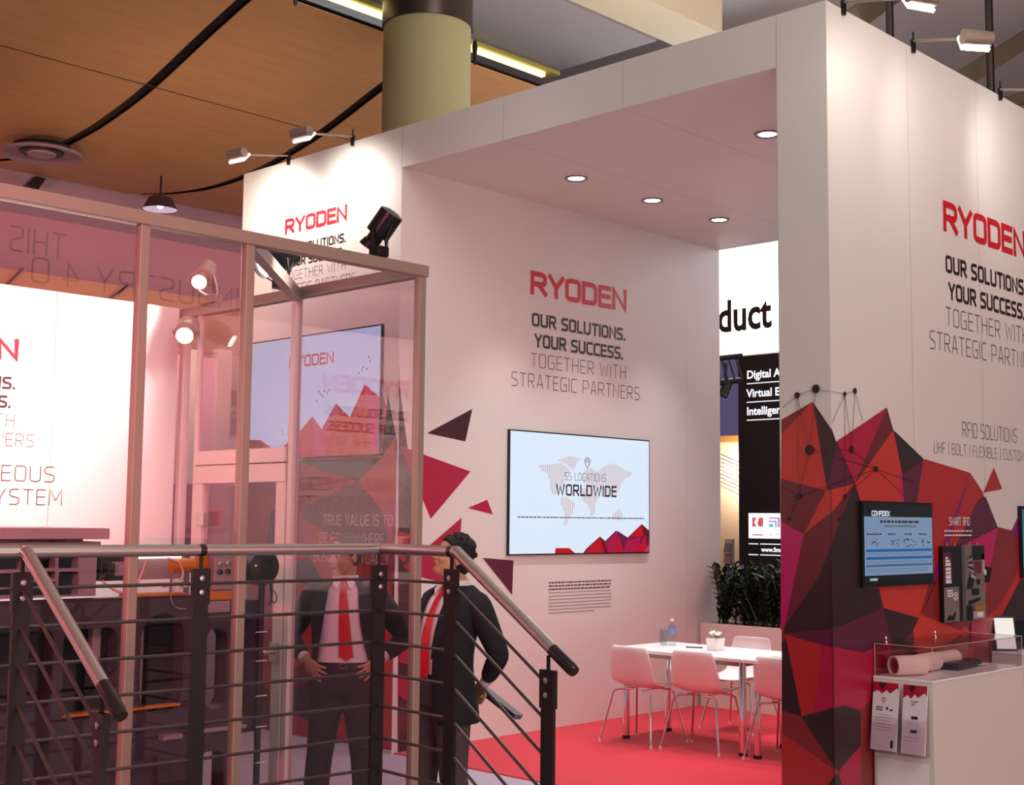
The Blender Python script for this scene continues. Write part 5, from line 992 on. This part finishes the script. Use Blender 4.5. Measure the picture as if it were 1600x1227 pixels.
# ================================================================ people
def rings_torso(rows, seg=36, expo=2.4, lean=None):
    out = []
    for z, a, bk_, yc, xc in rows:
        r = []
        for j in range(seg):
            t = 2*PI*j/seg; c, s = math.sin(t), -math.cos(t)
            e = lambda v: math.copysign(abs(v)**(2/expo), v)
            r.append(V((xc+a*e(c), yc+bk_*e(s), z)))
        out.append(r)
    return out
def interp(tab, z):
    if z <= tab[0][0]: return tab[0][1]
    for (a, c), (d, e) in zip(tab, tab[1:]):
        if a <= z <= d: return c+(e-c)*(z-a)/(d-a)
    return tab[-1][1]
def person(name, lab, loc, rz, P):
    t = thing(name, lab, 'person', loc, rz); T = MW[t.name]
    sh = lambda p: V((p[0]+interp(P['xs'], p[2]), p[1]+interp(P['ys'], p[2]), p[2]))      # posture: sideways and forward sway by height
    def add(b): b.v = [T @ p for p in b.v]; return b
    J = {k: V(v) for k, v in P['J'].items()}
    # ---- one continuous body: torso, neck, head, arms, hands, legs fused together
    b = MB()
    rows = [(.86, .13, .09, 0, 0), (.95, .150, .10, 0, 0), (1.05, .135, .092, 0, 0), (1.2, .15, .10, 0, 0), (1.34, .165, .10, .005, 0), (1.41, .15, .08, .01, 0), (1.455, .085, .065, .012, 0), (1.48, .055, .058, .01, 0)]
    b.loft([[sh(p) for p in r] for r in rings_torso(rows, 24)])
    H = J['head']; Rh = M.Rotation(P['hyaw'], 3, 'Z') @ M.Rotation(P['hpitch'], 3, 'X') @ M.Rotation(P.get('hroll', 0), 3, 'Y')
    hp = lambda x, y, z: H+Rh @ V((x, y, z))
    b.tube([sh((0, .012, 1.44)), sh((0, .008, 1.50)), hp(0, .022, -.05)], [.066, .060, .058], 16)
    b.ell(hp(0, .012, .035), (.074, .094, .085), Rh, 24, 16); b.ell(hp(0, -.014, -.03), (.060, .074, .084), Rh, 24, 14); b.ell(hp(0, -.050, -.082), (.034, .032, .028), Rh, 16, 10)
    b.ell(hp(.034, -.058, -.025), (.026, .026, .026), Rh, 12, 8); b.ell(hp(-.034, -.058, -.025), (.026, .026, .026), Rh, 12, 8)
    b.ell(hp(0, -.076, .028), (.052, .014, .012), Rh, 14, 8)
    b.tube([hp(0, -.082, .022), hp(0, -.096, -.004), hp(0, -.108, -.022), hp(0, -.094, -.034)], [.007, .009, .0125, .009], 10)
    for s in (1, -1): b.ell(hp(s*.011, -.092, -.027), (.008, .009, .007), Rh, 8, 6); b.ell(hp(s*.076, .012, -.008), (.010, .020, .031), Rh, 10, 8)
    b.ell(hp(0, -.080, -.056), (.024, .010, .013), Rh, 12, 8)
    for s, n in ((1, 'R'), (-1, 'L')):
        S_, E_, W_ = J['s'+n], J['e'+n], J['w'+n]
        b.tube([S_, S_.lerp(E_, .5), E_, E_.lerp(W_, .4), W_], [.052, .046, .038, .037, .027], 14)
        b.tube([J['h'+n], J['h'+n].lerp(J['k'+n], .5), J['k'+n], J['k'+n].lerp(J['a'+n], .35), J['a'+n]], [.085, .074, .056, .052, .036], 16)
        A = J['a'+n]; b.tube([A+V((0, .03, -.03)), A+V((0, -.05, -.055)), A+V((0, -.14, -.065))], [.035, .036, .026], 12)
        # hand: palm, four fingers, thumb
        d, pn = V(P['hand'+n][0]).normalized(), V(P['hand'+n][1]); pn = (pn-d*pn.dot(d)).normalized(); cr = d.cross(pn)*P['hand'+n][2]; curl = P['hand'+n][3]
        rs = []
        for f, w, th in ((0, .024, .019), (.03, .034, .017), (.065, .041, .015), (.088, .040, .012)):
            c = W_+d*f; rs.append([c+cr*(w*math.cos(2*PI*k/14))+pn*(th*math.sin(2*PI*k/14)) for k in range(14)])
        b.loft(rs)
        for k, (o, L, sp) in enumerate(((.031, .072, .16), (.011, .082, .04), (-.010, .076, -.06), (-.030, .060, -.2))):
            p = W_+d*.082+cr*o; f0 = (d+cr*sp*P.get('spread', 1)).normalized(); pts = [p]; a = curl*.5
            for seg, q in ((.45, 1), (.32, 1.5), (.23, 1.5)): p = p+(f0*math.cos(a)+pn*math.sin(a))*L*seg; pts.append(p); a += curl*q*.7
            b.tube(pts, [.0098, .0092, .0084, .0068], 8); b.ell(pts[-1], (.0068,)*3, None, 8, 6)
        p = W_+d*.022+cr*.028; th = (d*.62+cr*.75+pn*P.get('thumb', .2)).normalized(); th2 = (d*.9+cr*.35+pn*P.get('thumb', .2)*1.4).normalized()
        b.tube([p, p+th*.036, p+th*.036+th2*.032, p+th*.036+th2*.056], [.013, .0115, .0105, .008], 8)
    bd = bake(b, [('REMESH', dict(mode='VOXEL', voxel_size=.0052)), ('SMOOTH', dict(factor=.5, iterations=3))])
    body = part('body', add(bd), 'skin', t, True)
    # face pieces
    for s in (1, -1):
        b = MB(); b.ell(hp(s*.029, -.0715, .008), (.0125, .0105, .0085), Rh, 14, 10); part('eye', add(b), 'eye', t, True)
        b = MB(); b.ell(hp(s*.029+P.get('gaze', 0), -.0812, .0075), (.0058, .0022, .0058), Rh, 12, 8); part('iris', add(b), 'iris', t, True)
        b = MB(); b.tube([hp(s*.014, -.0885, .026), hp(s*.030, -.089, .031), hp(s*.048, -.077, .026)], [.0035, .0042, .002], 8); part('eyebrow', add(b), P['hair'], t, True)
    b = MB(); b.tube([hp(-.024, -.083, -.055), hp(-.010, -.0905, -.0535), hp(0, -.0905, -.055), hp(.010, -.0905, -.0535), hp(.024, -.083, -.055)], [.002, .0045, .004, .0045, .002], 8); b.tube([hp(-.022, -.083, -.057), hp(0, -.0905, -.0625), hp(.022, -.083, -.057)], [.002, .0055, .002], 8); part('lips', add(b), 'lip', t, True)
    # hair
    b = MB(); rnd = random.Random(P['seed'])
    if P['hairkind'] == 'full':
        b.ell(hp(0, .028, .052), (.084, .096, .088), Rh, 24, 14); b.ell(hp(0, .058, .0), (.078, .068, .082), Rh, 20, 12)
        for k in range(110):
            a = rnd.uniform(0, 6.28); e = rnd.uniform(-.1, 1.5); d = V((math.cos(a)*math.cos(e), math.sin(a)*math.cos(e), math.sin(e)))
            if d.y < -.55 and d.z < .55: continue
            b.ell(hp(d.x*.080, .028+d.y*.093, .052+d.z*.084), (rnd.uniform(.012, .02),)*3, None, 7, 5)
        for k in range(9): u = -1+k/4; b.ell(hp(u*.058, -.058+.02*u*u, .088-.016*u*u), (.017, .018, .014), Rh, 8, 6)
        for s in (1, -1): b.ell(hp(s*.076, -.004, .03), (.012, .022, .034), Rh, 10, 8)
    else:
        b.ell(hp(0, .022, .052), (.0785, .092, .080), Rh, 24, 14); b.ell(hp(0, .056, .0), (.075, .058, .070), Rh, 20, 12)
        for s in (1, -1): b.ell(hp(s*.070, .0, .035), (.012, .034, .036), Rh, 12, 8)
        for k in range(50):
            a = rnd.uniform(-.2, 3.34); e = rnd.uniform(.0, 1.2); d = V((math.cos(a)*math.cos(e), math.sin(a)*math.cos(e), math.sin(e))); b.ell(hp(d.x*.074, .040+d.y*.074, .050+d.z*.074), (rnd.uniform(.009, .013),)*3, None, 7, 5)
    hb = bake(b, [('REMESH', dict(mode='VOXEL', voxel_size=.005)), ('SMOOTH', dict(factor=.5, iterations=2))]); part('hair', add(hb), P['hair'], t, True)
    # ---- clothes
    TR = [(.90, .165, .118, 0, 0), (.97, .165, .115, 0, 0), (1.05, .155, .110, -.004, 0), (1.15, .160, .114, -.006, 0), (1.25, .170, .118, -.004, 0), (1.34, .180, .117, .002, 0), (1.40, .178, .102, .006, 0), (1.435, .145, .085, .010, 0), (1.462, .092, .072, .010, 0), (1.475, .070, .066, .008, 0)]
    b = MB(); b.loft([[sh(p) for p in r] for r in rings_torso(TR, 40)], cap=False); sb = bake(b, [('SUBSURF', dict(levels=1))]); part('shirt', add(sb), 'shirt', t, True)
    b = MB()      # collar: a standing band and two wings
    ring = lambda z, r, k=1: [sh((r*math.sin(a), -r*k*math.cos(a)+.006, z)) for a in [i*2*PI/24 for i in range(24)]]
    b.loft([ring(1.470, .071), ring(1.505, .066), ring(1.508, .072), ring(1.478, .080)], cap=False)
    for s in (1, -1): b.prism([sh((s*.004, -.072, 1.497)), sh((s*.045, -.060, 1.503)), sh((s*.066, -.078, 1.462)), sh((s*.038, -.094, 1.43))], V((0, -1, .1)).normalized(), .004)
    part('collar', add(b), 'shirt', t, 50)
    fy = lambda z: -interp([(r[0], r[2]-r[3]) for r in TR], z)
    b = MB(); zz_ = [1.452, 1.40, 1.33, 1.24, 1.14, 1.05, P['tie']+.03, P['tie']]; ww = [.017, .021, .026, .031, .036, .041, .043, .003]
    L_ = [sh((-w+P['tx']*(1.45-z), fy(z)-.010, z)) for z, w in zip(zz_, ww)]; R_ = [sh((w+P['tx']*(1.45-z), fy(z)-.010, z)) for z, w in zip(zz_, ww)]; C_ = [sh((P['tx']*(1.45-z), fy(z)-.018, z)) for z, w in zip(zz_, ww)]; B_ = [sh((P['tx']*(1.45-z), fy(z)-.002, z)) for z in zz_]
    b.loft([[L_[i], C_[i], R_[i], B_[i]] for i in range(len(zz_))]); kn = MB(); kn.v = []
    o = part('tie', add(b), 'tie', t, 40); b = MB(); rsk = []
    for z, w, d_ in ((1.497, .020, .014), (1.475, .018, .018), (1.447, .013, .014)): rsk.append([sh((w*math.sin(a), fy(min(z, 1.46))-.008-d_*math.cos(a)*.6, z)) for a in [i*2*PI/12 for i in range(12)]])
    b.loft(rsk); part('tie_knot', add(b), 'tie', o, 50)
    # jacket shell with an open front; gap in degrees by height
    JR = [(.76, .205, .150, .006, 0), (.86, .200, .146, .004, 0), (.96, .192, .138, .002, 0), (1.06, .178, .128, 0, 0), (1.16, .180, .130, 0, 0), (1.26, .192, .134, .002, 0), (1.34, .204, .132, .006, 0), (1.40, .208, .118, .010, 0), (1.435, .186, .100, .012, 0), (1.458, .130, .088, .014, 0), (1.480, .088, .080, .012, 0)]
    def jp(row, ang, off=0):
        z, a, bb, yc, xc = row; c, s = math.sin(ang), -math.cos(ang); e = lambda v: math.copysign(abs(v)**(2/2.4), v); return sh((xc+(a+off)*e(c), yc+(bb+off)*e(s), z))
    N = 34; vs = []; rows = []
    for r in JR:
        if r[0] < P['hem']-.001: continue
        gR, gL = math.radians(interp(P['gapR'], r[0])), math.radians(interp(P['gapL'], r[0])); rows.append([jp(r, gR+(2*PI-gR-gL)*k/N) for k in range(N+1)])
    b = MB(); b.add([p for r in rows for p in r], [(i*(N+1)+j, i*(N+1)+j+1, (i+1)*(N+1)+j+1, (i+1)*(N+1)+j) for i in range(len(rows)-1) for j in range(N)])
    jb = bake(b, [('SOLIDIFY', dict(thickness=.012, offset=0)), ('SUBSURF', dict(levels=1))]); jk = part('jacket', add(jb), P['suit'], t, True)
    for s, g in ((1, 'gapR'), (-1, 'gapL')):
        b = MB(); zl_ = [1.475, 1.44, 1.39, 1.33, 1.25, 1.17, 1.10]; wd = [22, 19, 22, 26, 19, 10, 2]; q0, q1 = [], []
        for z, w in zip(zl_, wd):
            row = (z,)+tuple(interp([(r[0], r[k]) for r in JR], z) for k in (1, 2, 3, 4)); a0 = math.radians(interp(P[g], z)); q0.append(jp(row, s*a0, .010)); q1.append(jp(row, s*(a0+math.radians(w)), .013))
        b.add(q0+q1, [(i, i+1, 7+i+1, 7+i) for i in range(6)]); lb = bake(b, [('SOLIDIFY', dict(thickness=.006, offset=0))]); part('lapel', add(lb), P['suit'], jk, 40)
    for n, s in (('R', 1), ('L', -1)):
        S_, E_, W_ = J['s'+n], J['e'+n], J['w'+n]; top = S_+V((-s*.055, 0, .012))
        rr_ = [top, S_, S_.lerp(E_, .22), S_.lerp(E_, .55), S_.lerp(E_, .85), E_, E_.lerp(W_, .15), E_.lerp(W_, .5), E_.lerp(W_, .9)]
        b = MB(); b.tube(rr_, [.062, .078, .075, .066, .060, .058, .058, .051, .043], 20); sb = bake(b, [('SUBSURF', dict(levels=1))]); part('sleeve', add(sb), P['suit'], jk, True)
        b = MB(); a = (W_-E_).normalized(); b.lathe([(.034, -.03), (.033, .0), (.029, .0)], W_-a*.012, a, 18); part('cuff', add(b), 'shirt', t, 40)
    # trousers, belt, shoes
    b = MB(); b.loft([[sh(p) for p in r] for r in rings_torso([(.84, .172, .125, .004, 0), (.92, .170, .122, .002, 0), (1.0, .162, .116, 0, 0), (1.02, .160, .114, 0, 0)], 24)])
    for n in 'RL':
        h, k, a = J['h'+n], J['k'+n], J['a'+n]; b.tube([h+V((0, 0, .03)), h.lerp(k, .3), h.lerp(k, .7), k, k.lerp(a, .5), a+V((0, -.01, .0)), a+V((0, -.015, -.045))], [.100, .098, .084, .076, .074, .075, .078], 20)
    tb = bake(b, [('REMESH', dict(mode='VOXEL', voxel_size=.009)), ('SMOOTH', dict(factor=.5, iterations=14))]); part('trousers', add(tb), P['trou'], t, True)
    b = MB(); b.loft([[sh(p) for p in r] for r in rings_torso([(.985, .168, .121, 0, 0), (1.018, .167, .120, 0, 0), (1.018, .158, .112, 0, 0), (.985, .158, .112, 0, 0)], 36)], closed=True); bl = part('belt', add(b), 'black', t, 40)
    c = sh((.012, -.124, 1.002)); b = MB(); b.tube([c+V((-.02, 0, -.015)), c+V((.02, 0, -.015)), c+V((.02, 0, .015)), c+V((-.02, 0, .015))], .003, 6, True); part('buckle', add(b), 'steel', bl)
    for n in 'RL':
        a = J['a'+n]; z0 = a.z-.085; rs = []
        for y, w, hgt in ((.075, .030, .055), (.05, .040, .075), (-.03, .044, .085), (-.10, .048, .06), (-.16, .044, .045), (-.195, .026, .03)): rs.append([V((a.x+w*math.cos(2*PI*k/14), a.y+y, z0+max(0, hgt*.5+hgt*.5*math.sin(2*PI*k/14)))) for k in range(14)])
        b = MB(); b.loft(rs); part('shoe', add(b), 'black', t, 50)
    t.scale = (.965,)*3
    return t
M1 = dict(xs=[(0, 0), (2, 0)], ys=[(0, 0), (2, 0)], head=0, hyaw=math.radians(-38), hpitch=.08, hair='hairg', hairkind='thin', suit='suit', trou='suit', seed=1, tie=1.03, tx=.07, hem=.86,
 gapR=[(.86, 75), (1.0, 62), (1.1, 42), (1.25, 27), (1.4, 20), (1.48, 30)], gapL=[(.86, 75), (1.0, 62), (1.1, 45), (1.25, 30), (1.4, 20), (1.48, 30)], spread=1.6, thumb=.3,
 J=dict(head=(-.01, -.028, 1.615), sR=(.178, .012, 1.395), eR=(.345, .09, 1.14), wR=(.215, -.055, 1.035), sL=(-.178, .012, 1.395), eL=(-.335, .09, 1.14), wL=(-.205, -.075, 1.03),
  hR=(.085, 0, .88), kR=(.125, -.02, .49), aR=(.155, .02, .085), hL=(-.085, 0, .88), kL=(-.125, -.02, .49), aL=(-.165, .02, .085)),
 handR=((-.62, -.45, -.55), (-.5, .75, .1), 1, .35), handL=((.62, -.45, -.55), (.5, .75, .1), -1, .35))
p1 = dep(541, 862, 7.42)
person('person', 'man in a dark suit and red tie behind the clear panel, hands on hips', (p1.x, p1.y, 0), math.radians(-45.97), M1)
M2 = dict(xs=[(0, 0), (2, 0)], ys=[(0, 0), (.5, -.02), (1.0, -.07), (1.2, -.055), (1.5, .02)], hyaw=math.radians(-18), hpitch=-.32, hair='hair', hairkind='full', suit='suitn', trou='trou', seed=2, tie=.99, tx=0, hem=.76,
 gapR=[(.76, 22), (.95, 18), (1.1, 17), (1.25, 18), (1.4, 17), (1.48, 30)], gapL=[(.76, 30), (.95, 26), (1.1, 20), (1.25, 18), (1.4, 17), (1.48, 30)], spread=.5, thumb=.1,
 J=dict(head=(0, -.012, 1.625), sR=(.185, .015, 1.395), eR=(.275, .10, 1.12), wR=(.09, .165, .955), sL=(-.185, .015, 1.395), eL=(-.275, .10, 1.12), wL=(-.09, .185, .93),
  hR=(.085, -.06, .88), kR=(.10, -.06, .49), aR=(.12, .0, .085), hL=(-.085, -.06, .88), kL=(-.12, -.08, .49), aL=(-.17, -.08, .085)),
 handR=((-.8, .12, -.55), (0, -1, 0), -1, .4), handL=((.8, .12, -.5), (0, -1, 0), 1, .4))
p2 = dep(708, 862, 6.95)
person('person', 'black-haired man in navy jacket and grey trousers looking up beside the clear stand', (p2.x, p2.y, 0), math.radians(-45.97-48), M2)

b = MB(); a, c = dep(748, 1072, 7.12), dep(809, 1121, 7.0); d = (c-a).normalized(); n = d.cross(FW).normalized()
b.obox((a+c)/2, (c-a)/2, n*.014, n.cross(d)*.06); tag(part('folder', b, 'blackm', None), 'dark slim folder held behind the back of the black-haired man', 'folder')
